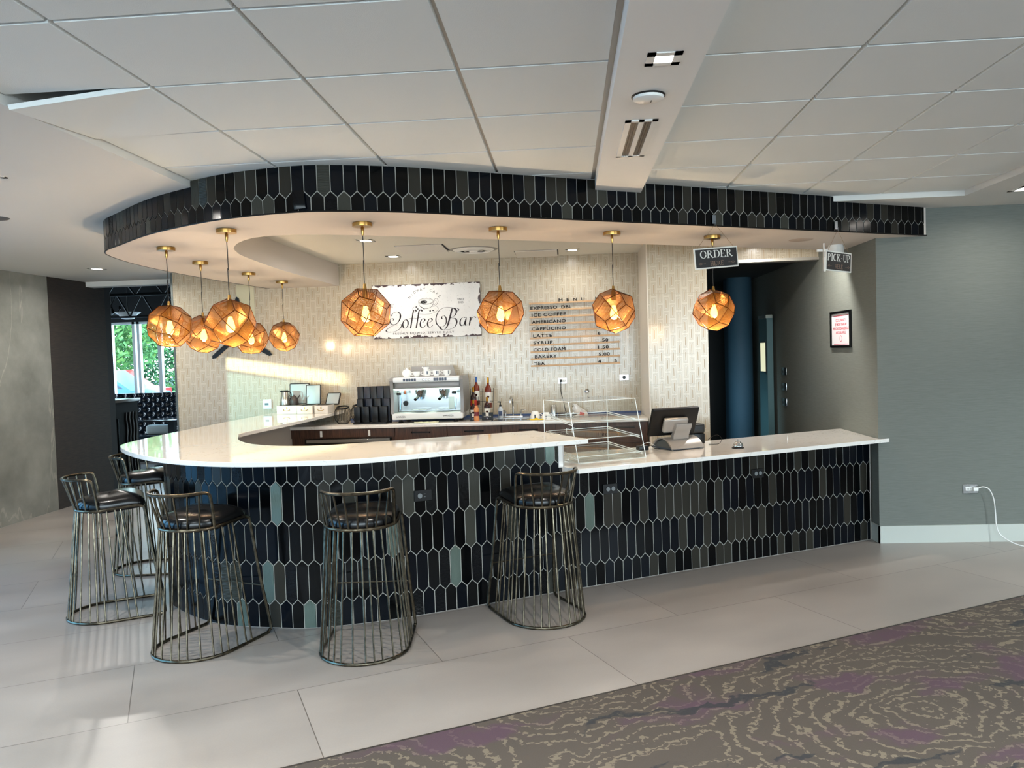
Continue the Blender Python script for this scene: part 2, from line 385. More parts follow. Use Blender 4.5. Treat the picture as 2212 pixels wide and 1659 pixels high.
# perforated shade
m = bpy.data.materials.new('perforated_copper'); m.use_nodes = True; q = N(m); b = q.b; b.inputs['Base Color'].default_value = (0.105,0.05,0.011,1); b.inputs['Metallic'].default_value = 0.85; b.inputs['Roughness'].default_value = 0.38
uv = q.coord('UV'); sp = q.n('ShaderNodeSeparateXYZ'); q.l(uv, sp.inputs[0]); hp = 0.0062
ax = q.math('SUBTRACT', q.math('FRACT', q.math('DIVIDE', sp.outputs[0], hp)), 0.5); ay = q.math('SUBTRACT', q.math('FRACT', q.math('DIVIDE', sp.outputs[1], hp)), 0.5)
rr = q.math('ADD', q.math('MULTIPLY', ax, ax), q.math('MULTIPLY', ay, ay)); hole = q.math('LESS_THAN', rr, 0.118)
tr = q.n('ShaderNodeBsdfTransparent'); tl = q.n('ShaderNodeBsdfTranslucent'); tl.inputs[0].default_value = (1.0,0.42,0.08,1)
m1 = q.n('ShaderNodeMixShader'); m1.inputs[0].default_value = 0.02; q.l(b.outputs[0], m1.inputs[1]); q.l(tl.outputs[0], m1.inputs[2])
m2 = q.n('ShaderNodeMixShader'); q.l(hole, m2.inputs[0]); q.l(m1.outputs[0], m2.inputs[1]); q.l(tr.outputs[0], m2.inputs[2]); q.l(m2.outputs[0], q.t.nodes['Material Output'].inputs[0]); perf = m
def glass_pane(name, tint, gloss=0.08):
    m = bpy.data.materials.new(name); m.use_nodes = True; q = N(m); t = q.n('ShaderNodeBsdfTransparent'); t.inputs[0].default_value = (*tint,1); g = q.n('ShaderNodeBsdfGlossy'); g.inputs['Roughness'].default_value = 0.02
    gm_ = q.n('ShaderNodeNewGeometry'); f = q.n('ShaderNodeFresnel'); f.inputs[0].default_value = 1.45; ff = q.math('MULTIPLY', f.outputs[0], q.math('SUBTRACT', 1.0, gm_.outputs['Backfacing'])); mx = q.n('ShaderNodeMixShader'); q.l(ff, mx.inputs[0]); q.l(t.outputs[0], mx.inputs[1]); q.l(g.outputs[0], mx.inputs[2]); q.l(mx.outputs[0], q.t.nodes['Material Output'].inputs[0]); return m
clear_glass = glass_pane('clear_glass',(0.95,1,0.99)); tint_glass = glass_pane('sun_tint_glass',(0.36,0.56,0.70)); acrylic = glass_pane('clear_acrylic_sheet',(0.985,0.995,0.993))
acr_edge = mat('acrylic_edge','e8f2f0',0.15, emit=('e8f2f0',0.0)); 
def emis(name, c, s): return mat(name, c, 0.5, emit=(c, s))
lamp_white = emis('lamp_diffuser','fff6ea',14.0); bulb_m = emis('glowing_bulb','ffb850',9.0)

# ---------------------------------------------------------------- shared curves (B frame and room frame)
def Wb(l): return [W(*p) for p in l]
ZC, ZD, ZS = 2.765, 2.725, 2.5            # tile ceiling, drywall ceiling, soffit underside
YW, XS, YF = 8.85, 2.54, 6.57             # back wall, side wall, front right wall
def path(straight, curve, tail):
    P = [Vector((*W(*p),0)) for p in straight]
    C = catmull(Wb(curve)+tail, 10); return P+C
SO = path([(5.62,4.455),(3.4,4.455)], [(1.9,4.455),(1.28,4.458),(.937,4.51),(.692,4.599),(.36,4.876),(.114,5.214),(-.102,5.612),(-.291,6.117),(-.402,6.45)], [(-3.455,5.80),(-3.545,6.338),(-3.56,7.02),(-3.50,7.9),(-3.39,YW)])
SI = path([(5.66,5.335),(3.9,5.335)], [(2.6,5.335),(1.7,5.337),(1.169,5.348),(.806,5.403),(.583,5.552),(.482,5.788),(.457,6.097),(.498,6.347),(.58,6.612)], [(-2.60,6.975),(-2.60,7.6),(-2.59,8.2),(-2.575,YW)])
CO = path([(2.545,4.59)], [(2.09,4.588),(1.643,4.575),(1.008,4.545),(.64,4.675),(.297,4.878),(.049,5.152),(-.139,5.49),(-.291,5.939),(-.375,6.40)], [(-3.375,5.74),(-3.41,6.1),(-3.42,6.6),(-3.41,7.35),(-3.36,YW-.004)])
CI = path([(2.50,5.36)], [(2.2,5.365),(1.616,5.40),(1.169,5.41),(.90,5.44),(.655,5.62),(.50,5.90),(.445,6.25),(.47,6.60),(.543,6.90)], [(-2.62,7.4),(-2.59,8.07),(-2.57,YW-.004)])
BO = path([(5.34,4.78),(3.4,4.78)], [(1.9,4.78),(1.36,4.778),(1.069,4.80),(.773,4.858),(.621,4.927),(.436,5.052),(.285,5.163),(.172,5.293),(.059,5.496),(-.02,5.689),(-.067,5.86)], [(-2.93,5.46),(-3.04,5.85),(-3.10,6.35),(-3.11,7.1),(-3.10,7.9),(-3.09,YW-.004)])
def offset(P, d):
    out = []
    for i, p in enumerate(P):
        t = (P[min(i+1,len(P)-1)]-P[max(i-1,0)]).normalized(); out.append(p+Vector((t.y,-t.x,0))*d)   # + = right of travel
    return out
# travel runs right-to-left and round: the inside of the bar is to the right

def clip(poly, a, b, c):      # keep a*x+b*y<=c
    out = []
    for i in range(len(poly)):
        p, q_ = poly[i], poly[(i+1) % len(poly)]; dp = a*p[0]+b*p[1]-c; dq = a*q_[0]+b*q_[1]-c
        if dp <= 0: out.append(p)
        if dp*dq < 0: t = dp/(dp-dq); out.append((p[0]+t*(q_[0]-p[0]), p[1]+t*(q_[1]-p[1])))
    return out
def cladding(P, z0, z1, s0, s1, zrow, period, w=0.0745, phase=0.0, name='picket_tiles', parent=None, seed=1, wt=TWT, calm=None):
    rnd = random.Random(seed); P = resample(P, 700); L = [0]
    for i in range(1, len(P)): L.append(L[-1]+(P[i]-P[i-1]).length)
    tot = L[-1]; step = tot/(len(P)-1)
    def at(s, z, off):
        f = max(0, min(len(P)-1.001, s/step)); i = int(f); p = P[i].lerp(P[i+1], f-i); t = (P[i+1]-P[i]).normalized()
        n = Vector((-t.y,t.x,0)); return (p.x+n.x*off, p.y+n.y*off, z)
    # normal: left of travel = outside
    mb = MB(); s1 = min(s1, tot); gi = len(TILES)
    n = int((s1-s0)/0.03)
    A = [at(s0+(s1-s0)*i/n, 0, 0.0) for i in range(n+1)]
    o = len(mb.v); mb.v += [Vector((p[0],p[1],z0)) for p in A]+[Vector((p[0],p[1],z1)) for p in A]
    for i in range(n): mb.f.append([o+i,o+i+1,o+n+1+i+1,o+n+1+i]); mb.mi.append(gi)
    k0 = int((z0-zrow)/period)-2; k1 = int((z1-zrow)/period)+2; g = 0.0023; ph = 0.0175
    for k in range(k0, k1+1):
        zb = zrow+k*period; zt = zb+period
        if zt+ph < z0 or zb-ph > z1: continue
        for j in range(int(s0/w)-1, int(s1/w)+2):
            sc = j*w+phase+(w/2 if k % 2 else 0)
            hw = w/2-g; poly = [(sc, zb-ph+g*1.3),(sc+hw, zb+ph+g*.6),(sc+hw, zt-ph-g*.6),(sc, zt+ph-g*1.3),(sc-hw, zt-ph-g*.6),(sc-hw, zb+ph+g*.6)]
            for a, b_, cc in ((0,-1,-z0),(0,1,z1-0.001),(-1,0,-s0),(1,0,s1)):
                poly = clip(poly, a, b_, cc)
                if len(poly) < 3: break
            if len(poly) < 3: continue
            cx = sum(p[0] for p in poly)/len(poly); cz = sum(p[1] for p in poly)/len(poly)
            if max(p[0] for p in poly)-min(p[0] for p in poly) < 0.006: continue
            wts = calm if (calm and cx < calm[-1]) else None
            mi = rnd.choices(range(len(TILES)), wts[:-1] if wts else wt)[0]
            tl_ = rnd.uniform(-.0004,.0004); tz = rnd.uniform(-.0005,.0005)
            inn = [(p[0]+(cx-p[0])*0.05, p[1]+(cz-p[1])*0.02) for p in poly]; mcount = len(poly)
            o = len(mb.v)
            for p in poly: mb.v.append(Vector(at(p[0],p[1],0.0022)))
            for p in inn: mb.v.append(Vector(at(p[0],p[1],0.0050+tl_*(p[0]-cx)/hw+tz*(p[1]-cz)/0.1)))
            uvs = [(p[0],p[1]) for p in inn]
            mb.f.append([o+mcount+i for i in range(mcount)]); mb.mi.append(mi); mb.uv[len(mb.f)-1] = uvs
            for i in range(mcount):
                i2 = (i+1) % mcount; mb.f.append([o+i,o+i2,o+mcount+i2,o+mcount+i]); mb.mi.append(mi); mb.uv[len(mb.f)-1] = [uvs[i],uvs[i2],uvs[i2],uvs[i]]
    # travel direction puts faces inside-out; flip all
    for f in mb.f: f.reverse()
    for u in mb.uv.values(): u.reverse()
    return mb.build(name, TILES+[grout], parent, smooth=0)

# ---------------------------------------------------------------- room shell
mb = MB()
carpet_edge = 3.235
a0, a1 = W(-9,carpet_edge), W(14,carpet_edge); f0, f1 = W(-9,26), W(14,26)
mb.add([(a0[0],a0[1],0),(a1[0],a1[1],0),(f1[0],f1[1],0),(f0[0],f0[1],0)], [(0,1,2,3)])
struct('floor', mb, floor_m, 'pale grey porcelain tile floor laid in long offset rows')
mb = MB(); b0, b1 = W(-9,-9), W(14,-9)
mb.prism([b0,b1,a1,a0], -0.02, 0.004); struct('floor', mb, carpet_m, 'patterned carpet of taupe rings with plum and navy patches')
mb = MB(); e0, e1 = W(-9,carpet_edge-.004), W(14,carpet_edge-.004); e2, e3 = W(14,carpet_edge+.006), W(-9,carpet_edge+.006)
mb.prism([e0,e1,e2,e3], 0.0, 0.0055); struct('trim_1', mb, mat('edge_strip','4c4744',0.4,0.6), 'thin dark metal strip between carpet and floor tile')

# tile ceiling: tegular panels in a narrow grid
mb = MB(); XB = [-2.24,-1.623,-1.004,-.388,.206]; XB2 = [.535,1.155,1.773,2.387,3.0]; ROW = [3.06+.62*k for k in range(-13,6)]
def panel(x0,x1,y0,y1,dz=(0,0,0,0)):
    g = .006; h = .028; zt = ZC+.008; zb = ZC
    P = [(x0+g,y0+g),(x1-g,y0+g),(x1-g,y1-g),(x0+g,y1-g)]; Q = [(x0+h,y0+h),(x1-h,y0+h),(x1-h,y1-h),(x0+h,y1-h)]; Q = [(x0+g+.004,y0+g+.004),(x1-g-.004,y0+g+.004),(x1-g-.004,y1-g-.004),(x0+g+.004,y1-g-.004)]
    vs = [(p[0],p[1],zt+.012+d) for p, d in zip(P,dz)]+[(p[0],p[1],zb+d) for p, d in zip(Q,dz)]
    mb.add(vs, [(4,5,6,7)[::-1],(0,1,5,4),(1,2,6,5),(2,3,7,6),(3,0,4,7)], 0)
for xs in (XB, XB2):
    for i in range(len(xs)-1):
        for y in ROW:
            if y >= 6.08-.01: continue
            dz = (-.055,-.002,0,-.012) if (xs is XB and i == 0 and abs(y-3.06) < .01) else (0,0,0,0)
            panel(xs[i], xs[i+1], y, min(y+.62,6.08), dz)
mb.add([(-2.4,-5.2,ZC+.016),(3.05,-5.2,ZC+.016),(3.05,6.1,ZC+.016),(-2.4,6.1,ZC+.016)], [(0,1,2,3)[::-1]], 1)
struct('ceiling', mb, [MATS['ceiling_tile'], grid_metal], 'suspended ceiling of large square white tiles', fixn=False)
mb = MB(); mb.box(.222,.532,-5.2,6.2,2.70,2.78); struct('trim_2', mb, mat('beam_paint','ebebe8',0.6), 'flat white ceiling beam running back to the soffit')
mb = MB()   # drywall ceilings, left and right
mb.prism([(-2.24,-5.2),(-2.24,5.0),(-2.55,5.35),(-2.95,6.0),(-2.98,YW+.0),(-4.56,YW),(-4.56,9.6),(-6.2,9.6),(-6.2,-5.2)], ZD, ZC+.03)
struct('ceiling', mb, drywall, 'plain plaster ceiling at the left of the tile ceiling')
mb = MB(); mb.prism([(3.0,-5.2),(8.2,-5.2),(8.2,6.7),(1.6,6.7),(1.6,6.08),(3.0,6.08)], ZD, ZC+.03); struct('ceiling', mb, drywall, 'plain plaster ceiling at the right of the tile ceiling')
mb = MB(); hid = offset(SI, -0.06)
poly = [(p.x,p.y) for p in hid[::3]]+[(-2.6,YW),(2.6,YW),(2.9,7.5)]
mb.prism(poly, 2.745, 2.763); struct('ceiling', mb, mat('alcove_paint','dedcd2',0.65), 'plaster ceiling above the preparation area behind the bar')
# walls
mb = MB(); mb.box(-4.553,.86,YW,YW+.2,0,2.9); struct('wall_back', mb, geo_tile, 'cream wall tiled in an interlocking geometric line pattern')
mb = MB(); mb.box(-4.575,-4.553,YW-.004,YW+.2,0,2.76); struct('trim_3', mb, mat('corner_trim','5d6361',0.4,0.5), 'thin grey metal edge at the left end of the tiled wall')
mb = MB(); mb.box(.85,1.44,8.0,YW+.2,0,2.78,0); struct('wall_column', mb, geo_tile, 'projecting tiled wall beside the dark doorway')
mb = MB(); mb.box(.838,.8495,8.0,YW,0,2.745); struct('trim_4', mb, plain_beige, 'plain beige stone return of the projecting tiled wall')
mb = MB(); mb.box(1.44,XS,8.0,8.12,2.525,2.78); struct('wall_header', mb, geo_tile, 'strip of patterned tile above the dark doorway')
mb = MB(); mb.box(1.44,XS,7.985,8.13,2.495,2.524); struct('trim_5', mb, mat('door_head_trim','a6a198',0.35,0.6), 'metal trim along the head of the dark doorway')
mb = MB(); mb.box(XS,XS+.15,YF+.15,12,0,2.9); mb.box(XS,8.2,YF,YF+.15,0,2.9); struct('wall_right', mb, wallpaper, 'grey grasscloth wall turning the corner beside the service counter')
mb = MB(); mb.box(XS-.012,8.2,YF-.014,YF,0,.142); mb.box(XS-.012,XS,YF-.014,7.0,0,.142); struct('baseboard_right', mb, base_stone, 'pale stone baseboard below the grey wall')
mb = MB(); mb.box(5.9,8.2,-6,-5.2,0,2.9); mb.box(-6.2,-5.2,-5.35,-5.2,0,2.9); mb.box(-5.2,6.0,-5.35,-5.2,2.6,2.9); struct('wall_rear', mb, drywall, 'rear wall of the lobby around its windows')
mb = MB(); mb.box(8.05,8.2,-5.2,-2.2,0,2.9); mb.box(8.05,8.2,1.2,6.6,0,2.9); mb.box(8.05,8.2,-2.2,1.2,2.6,2.9); struct('wall_side', mb, drywall, 'side wall of the lobby around its windows')
mb = MB(); X0, X1 = -6.13, -5.98
mb.box(X0,X1,-5.35,-4.6,0,2.75); mb.box(X0,X1,5.8,8.70,0,2.75); mb.box(X0,X1,-4.6,5.8,2.08,2.75); struct('wall_left', mb, marble, 'polished grey marble wall at the far left')
mb = MB(); mb.box(X0,X1+.004,8.70,9.82,0,2.75); struct('wall_wood', mb, dark_wood, 'dark wood panelling after the grey marble')
# unseen left window; narrow transom and tinted pane added to shape the sun patch
mb = MB(); mb.box(-6.08,-6.03,-4.6,5.8,1.905,1.925); mb.box(-6.08,-6.03,-4.6,-4.55,0,2.08); mb.box(-6.08,-6.03,-1.2,-1.14,0,2.08)
w1 = struct('window_1', mb, mat('window_frame','5b5f60',0.4,0.6), 'large unseen window in the marble wall, shaped for the sun patch')
g1 = MB().box(-6.06,-6.052,-4.58,5.79,.02,1.905).build('sun_tint_pane', tint_glass, w1, smooth=0); g1['label'] = 'tinted glass pane added to colour the sunlight'
g2 = MB().box(-6.06,-6.052,-4.58,5.79,1.925,2.075).build('clear_pane', clear_glass, w1, smooth=0)
mb = MB(); mb.box(-5.98,-4.553,9.43,9.6,2.665,2.74); struct('trim_6', mb, drywall, 'white bulkhead over the opening to the lounge')

# corridor behind the doorway
mb = MB(); mb.box(1.29,1.44,8.2,12,0,2.6); struct('wall_corridor', mb, black_paint, 'dark corridor wall')
mb = MB(); mb.box(1.2,2.7,11.6,11.75,0,2.6); struct('wall_corridor', mb, black_paint, 'dark end wall of the corridor')
mb = MB(); mb.box(1.3,2.6,8.12,11.7,2.56,2.6); struct('ceiling', mb, mat('corridor_ceiling','25292c',0.8), 'dark corridor ceiling')
t = MB(); 
for k in range(25):
    pass
cp = [( -.26*cos(a)+0, -.26*sin(a)) for a in [pi*k/20 for k in range(21)]]
t.prism([(2.30+x*.62,10.5+y*.62) for x,y in cp]+[(2.46,10.7),(2.14,10.7)], 0, 2.56)
tag(t.build('light_band_column', mat('blue_lit_paint','35566a',0.7)), 'rounded column added in the dark corridor to catch a band of blue light', 'column')  # column added to catch the blue light; its blue is put into the paint
light('AREA','corridor_light',(1.85,9.6,.75),1.3,(0.5,0.85,1.0),0.4,0.6,Vector((0.5,1.0,-.05)).to_track_quat('-Z','Y').to_euler())
dr = thing('corridor_door','half hidden blue grey door with a narrow vision panel in the dark corridor','door',(XS-.02,10.0,0))
MB().box(-.09,-.02,-.38,.0,0,1.99).build('leaf', mat('door_paint','4f6f74',0.5), dr, smooth=0)
MB().box(-.096,-.0901,-.33,-.10,1.33,1.71).box(-.10,-.096,-.345,-.33,1.31,1.73).build('panel_gasket', black_plastic, dr, smooth=0)
MB().box(-.104,-.0965,-.32,-.11,1.345,1.695).build('vision_panel', mat('cream_glow','c9c9a8',0.4, emit=('c9c9a8',0.55)), dr, smooth=0)  # emission puts the window's brightness into the panel itself
MB().box(-.10,-.02,-.38,.0,1.99,2.03).build('top_rail', mat('pale_metal','9aa09a',0.4,0.5), dr, smooth=0)

# ---------------------------------------------------------------- soffit
sf = thing('bar_soffit','curved ceiling soffit over the bar with a band of dark picket tiles','soffit')
n = 140; O = resample(SO, n); I = resample(SI, n)
mb = MB(); mb.strip(O, I, ZS, up=False); mb.ribbon(I, ZS, 2.747); mb.ribbon(O, ZS, 2.77)
mb.build('plaster_body', soffit_paint, sf, smooth=30)
cladding(offset(SO,-.003), ZS+.006, ZC-.001, 0.03, 11.5, 2.598, .245, parent=sf, name='picket_tile_band', seed=3, phase=.02, calm=[40,28,14,8,3,0,1,0,4.3])
mb = MB(); mb.tube([(p.x,p.y,ZS+.002) for p in offset(SO,-.006)], .005, 6); mb.build('metal_edge', mat('dark_edge','1c1a19',0.4,0.5), sf)

# ---------------------------------------------------------------- bar base and counters
LB = 0
bo = offset(BO, 0)
tot = sum((BO[i+1]-BO[i]).length for i in range(len(BO)-1))
sR = 5.34-2.43
bb = thing('tiled_bar_counter','long curved bar front clad in dark picket tiles','bar counter')
r = resample(BO, 300); inn = offset(r, .15); ks = int(sR/tot*299)
mb = MB()
for (a, b_, zt) in ((0,ks+1,.832),(ks,300,1.035)):
    A = offset(r,.003)[a:b_]; B_ = inn[a:b_]
    mb.ribbon(B_,0,zt); mb.ribbon(A,0,zt); mb.strip(A,B_,zt)
mb.build('half_wall', mat('inner_wall_paint','b9b2ab',0.6), bb, smooth=30)
cladding(BO, 0.004, .833, 0.02, sR, .898, .245, parent=bb, name='picket_tile_cladding', seed=5, phase=.015, calm=[36,32,26,2,1,0,0,0,2.6])
cladding(BO, 0.004, 1.034, sR, tot, .898, .245, parent=bb, name='picket_tile_cladding', seed=9, phase=.015, wt=[26,36,6,14,4,6,4,3])
e = MB(); p0 = W(2.405,4.764); p1 = W(2.436,4.764); p2 = W(2.436,5.36); p3 = W(2.405,5.36); e.prism([p0,p1,p2,p3], .8645, 1.0345); e.build('end_panel', quartz, bb, smooth=0)
rt = MB(); O = resample(CO, 160); I = resample(CI, 160); rt.strip(O,I,1.067); rt.strip(O,I,1.036,up=False); rt.ribbon(O,1.036,1.067); rt.ribbon(I,1.036,1.067)
for Q in (0,-1): rt.add([(O[Q].x,O[Q].y,1.036),(I[Q].x,I[Q].y,1.036),(I[Q].x,I[Q].y,1.067),(O[Q].x,O[Q].y,1.067)], [(0,1,2,3)])
o = rt.build('raised_countertop', quartz, smooth=30); tag(o,'long curved raised white quartz countertop around the bar','countertop')
bv = o.modifiers.new('b','BEVEL'); bv.width = .003; bv.segments = 2; bv.limit_method = 'ANGLE'; bv.angle_limit = radians(60)
lt = MB(); xf = ((YF-.004)*cos(TH)-4.61)/sin(TH)
lt.prism([W(2.476,4.61),(xf,YF-.004),(XS-.016,YF-.004),(XS-.004,YF+.0),(XS-.004,7.44),W(2.45,5.38),W(2.45,4.79)], .834, .864)
o = lt.build('service_countertop', quartz, smooth=0); tag(o,'lower white quartz service countertop at the right of the bar','countertop')
bv = o.modifiers.new('b','BEVEL'); bv.width = .0025; bv.segments = 2; bv.limit_method = 'ANGLE'; bv.angle_limit = radians(50)

# back counter
zb = .95
cab = thing('back_counter_cabinets','long run of dark walnut base cabinets against the tiled wall','cabinet')
mb = MB(); mb.box(-2.95,.832,8.14,YW-.02,.08,zb-.032); mb.box(-2.9,.83,8.2,YW-.05,0,.08); mb.build('carcass', walnut, cab, smooth=0)
mb = MB(); mb.box(-2.95,-1.83,8.12,8.14,.825,zb-.036); mb.build('drawer_front', walnut, cab, smooth=0)
for i, (xa, xb) in enumerate(((-1.825,-1.27),(-1.265,-.70),(-.695,-.13),(-.125,.35),(.355,.83))):
    dfr = MB().box(xa+.002,xb-.002,8.12,8.14,.70,zb-.036,bev=.001,seg=1).build('drawer_front', walnut, cab, smooth=0)
    MB().box(xa+.002,xb-.002,8.12,8.14,.10,.695).build('door', walnut, cab, smooth=0)
    xm = (xa+xb)/2; MB().box(xm-.10,xm+.10,8.095,8.105,.855,.868).box(xm-.10,xm-.09,8.095,8.12,.855,.868).box(xm+.09,xm+.10,8.095,8.12,.855,.868).build('bar_handle', black_plastic, dfr, smooth=0)
fr = MB().box(-2.80,-1.86,8.115,8.15,.12,.815).build('fridge_door', mat('dark_glass','141210',0.15), cab, smooth=0)
MB().box(-2.78,-1.88,8.10,8.115,.772,.808,bev=.002,seg=1).build('steel_pull', steel, fr)
for x in (-2.62,-2.10): MB().box(x-.012,x+.012,8.11,8.12,.835,.900,bev=.004).build('white_hook', white_plastic, cab)
ct = MB(); ct.box(-2.96,.834,8.09,YW-.004,zb-.032,zb,bev=.0025); o = ct.build('back_countertop', quartz); tag(o,'straight white quartz worktop under the menu rails','countertop')
MB_ = MB().box(-2.5,.83,YW-.012,YW-.001,zb,.972); tag(MB_.build('tape_strip', mat('blue_tape','2f4a78',0.6), smooth=0),'thin blue strip where the back worktop meets the tiled wall','trim')

# ---------------------------------------------------------------- pendants
s2 = sqrt(2); PV = []
for ax_ in range(3):
    for sg in (1,-1): v = [0,0,0]; v[ax_] = sg; PV.append(Vector(v))
for a_, b_ in ((0,1),(0,2),(1,2)):
    for sa in (1,-1):
        for sb in (1,-1): v = [0,0,0]; v[a_] = sa*.7071; v[b_] = sb*.7071; PV.append(Vector(v)*.985)
k_ = (2*s2+1)/7
for sa in (1,-1):
    for sb in (1,-1):
        for sc in (1,-1): PV.append(Vector((sa,sb,sc))*k_*1.03)
def find(v): return min(range(len(PV)), key=lambda i: (PV[i]-Vector(v)).length)
KF = []
for sa in (1,-1):
    for sb in (1,-1):
        for sc in (1,-1):
            sg = (sa,sb,sc)
            for ax_ in range(3):
                A = [0,0,0]; A[ax_] = sg[ax_]; o1, o2 = [i for i in range(3) if i != ax_]
                E1 = [0,0,0]; E1[ax_] = sg[ax_]*.7; E1[o1] = sg[o1]*.7; E2 = [0,0,0]; E2[ax_] = sg[ax_]*.7; E2[o2] = sg[o2]*.7
                KF.append([find(A), find(E1), find([x*.57 for x in sg]), find(E2)])
RS = .163
def shade_mesh(rot):
    mb = MB(); V = [rot @ (p*RS) for p in PV]
    for f in KF:
        P = [V[i] for i in f]; c_ = sum(P, Vector())/4
        if c_.z < -.86*RS: continue
        nrm = (P[2]-P[0]).cross(P[3]-P[1]).normalized()
        if nrm.dot(c_) < 0: P.reverse(); nrm = -nrm
        e = (P[1]-P[0]).normalized(); g_ = nrm.cross(e)
        mb.add(P, [(0,1,2,3)], uvs=[[((p-P[0]).dot(e)+5,(p-P[0]).dot(g_)+5) for p in P]])
    ed = set()
    eb = MB()
    for f in KF:
        for a_, b_ in zip(f, f[1:]+f[:1]):
            if (min(a_,b_),max(a_,b_)) not in ed:
                ed.add((min(a_,b_),max(a_,b_))); eb.tube([V[a_],V[b_]], .0026, 5, caps=False)
    return mb, eb
SH = []
for i, rt_ in enumerate(((.25,.5,.1),(.6,.15,.9),(.1,.85,.5),(.78,.4,1.3))):
    R_ = Matrix.Rotation(rt_[0],3,'X') @ Matrix.Rotation(rt_[1],3,'Y') @ Matrix.Rotation(rt_[2],3,'Z'); SH.append(shade_mesh(R_))
pend_proto = []
def make_pendant(k):
    t = thing('pendant_lamp','','pendant lamp')
    a, b_ = SH[k]
    sh = a.build('perforated_shade', perf, t, smooth=0); b_.build('seam_edges', copper, sh, smooth=60)
    MB().lathe([(.0,.0),(.062,.0),(.0625,.004),(.0625,.022),(.058,.025),(0,.025)], 32, M=Matrix.Translation((0,0,-.025))).build('canopy', brass, t)
    MB().lathe([(.0,-.045),(.006,-.045),(.010,-.05),(.010,-.075),(.0055,-.10),(.0,-.10)][::-1], 12, M=Matrix.Translation((0,0,.02))).build('cord_grip', brass, t)
    return t, sh
def pendant(k, x, y, zc, label, rz=0):
    t, sh = make_pendant(k); t.location = (x,y,ZS); t['label'] = label; t['group'] = 'perforated copper pendants over the bar'
    sh.location = (0,0,zc-ZS); sh.rotation_euler = (0,0,rz); top = zc-ZS+RS*.93
    c_ = MB(); c_.tube(catmull([(0,0,-.07),(.002,0,-.25),(-.002,.001,(top-.07)/2),(0,0,top)],6), .0028, 6); c_.build('cord', cord_m, t)
    sk = MB(); sk.lathe([(0,top+.03),(.008,top+.028),(.012,top),(.016,top-.02),(.016,top-.075),(0,top-.075)][::-1], 14); sk.build('lamp_socket', brass, t)
    bz = zc-ZS-.02; bl = MB(); bl.lathe([(0,-.04),(.016,-.036),(.026,-.02),(.028,0),(.023,.02),(.015,.045),(.012,.06),(0,.062)], 20, M=Matrix.Translation((0,0,bz))); bl.build('light_bulb', bulb_m, t)
    light('POINT','pendant_glow',(x,y,zc-.085),13.0,(1.0,0.73,0.46),.018)
PD = [(-1.24,4.82,1.941,'copper pendant lamp in front of the left end of the cafe sign'),(-.426,5.226,1.934,'copper pendant lamp just right of the cafe sign'),
 (.353,5.625,1.937,'copper pendant lamp in front of the right end of the menu rails'),(1.132,6.03,1.938,'copper pendant lamp hanging behind the black and white order sign'),
 (-2.12,4.838,1.906,'largest looking and nearest copper pendant lamp, over the rounded end of the bar'),(-2.845,5.463,1.932,'leftmost copper pendant lamp, in front of the lounge windows'),
 (-2.99,6.292,1.900,'copper pendant lamp second from left, half hidden behind the nearest one'),(-2.965,7.215,1.885,'copper pendant lamp peeking out at the right behind the nearest one'),(-2.954,8.057,1.915,'smallest looking and farthest copper pendant lamp, near the tiled wall')]
for i, (x, y, zc, lb) in enumerate(PD): pendant([0,1,2,3,2,0,3,1,2][i], x, y, zc, lb, rz=[.2,.1,2.3,.4,.3,1.4,1.0,.2,.9][i])

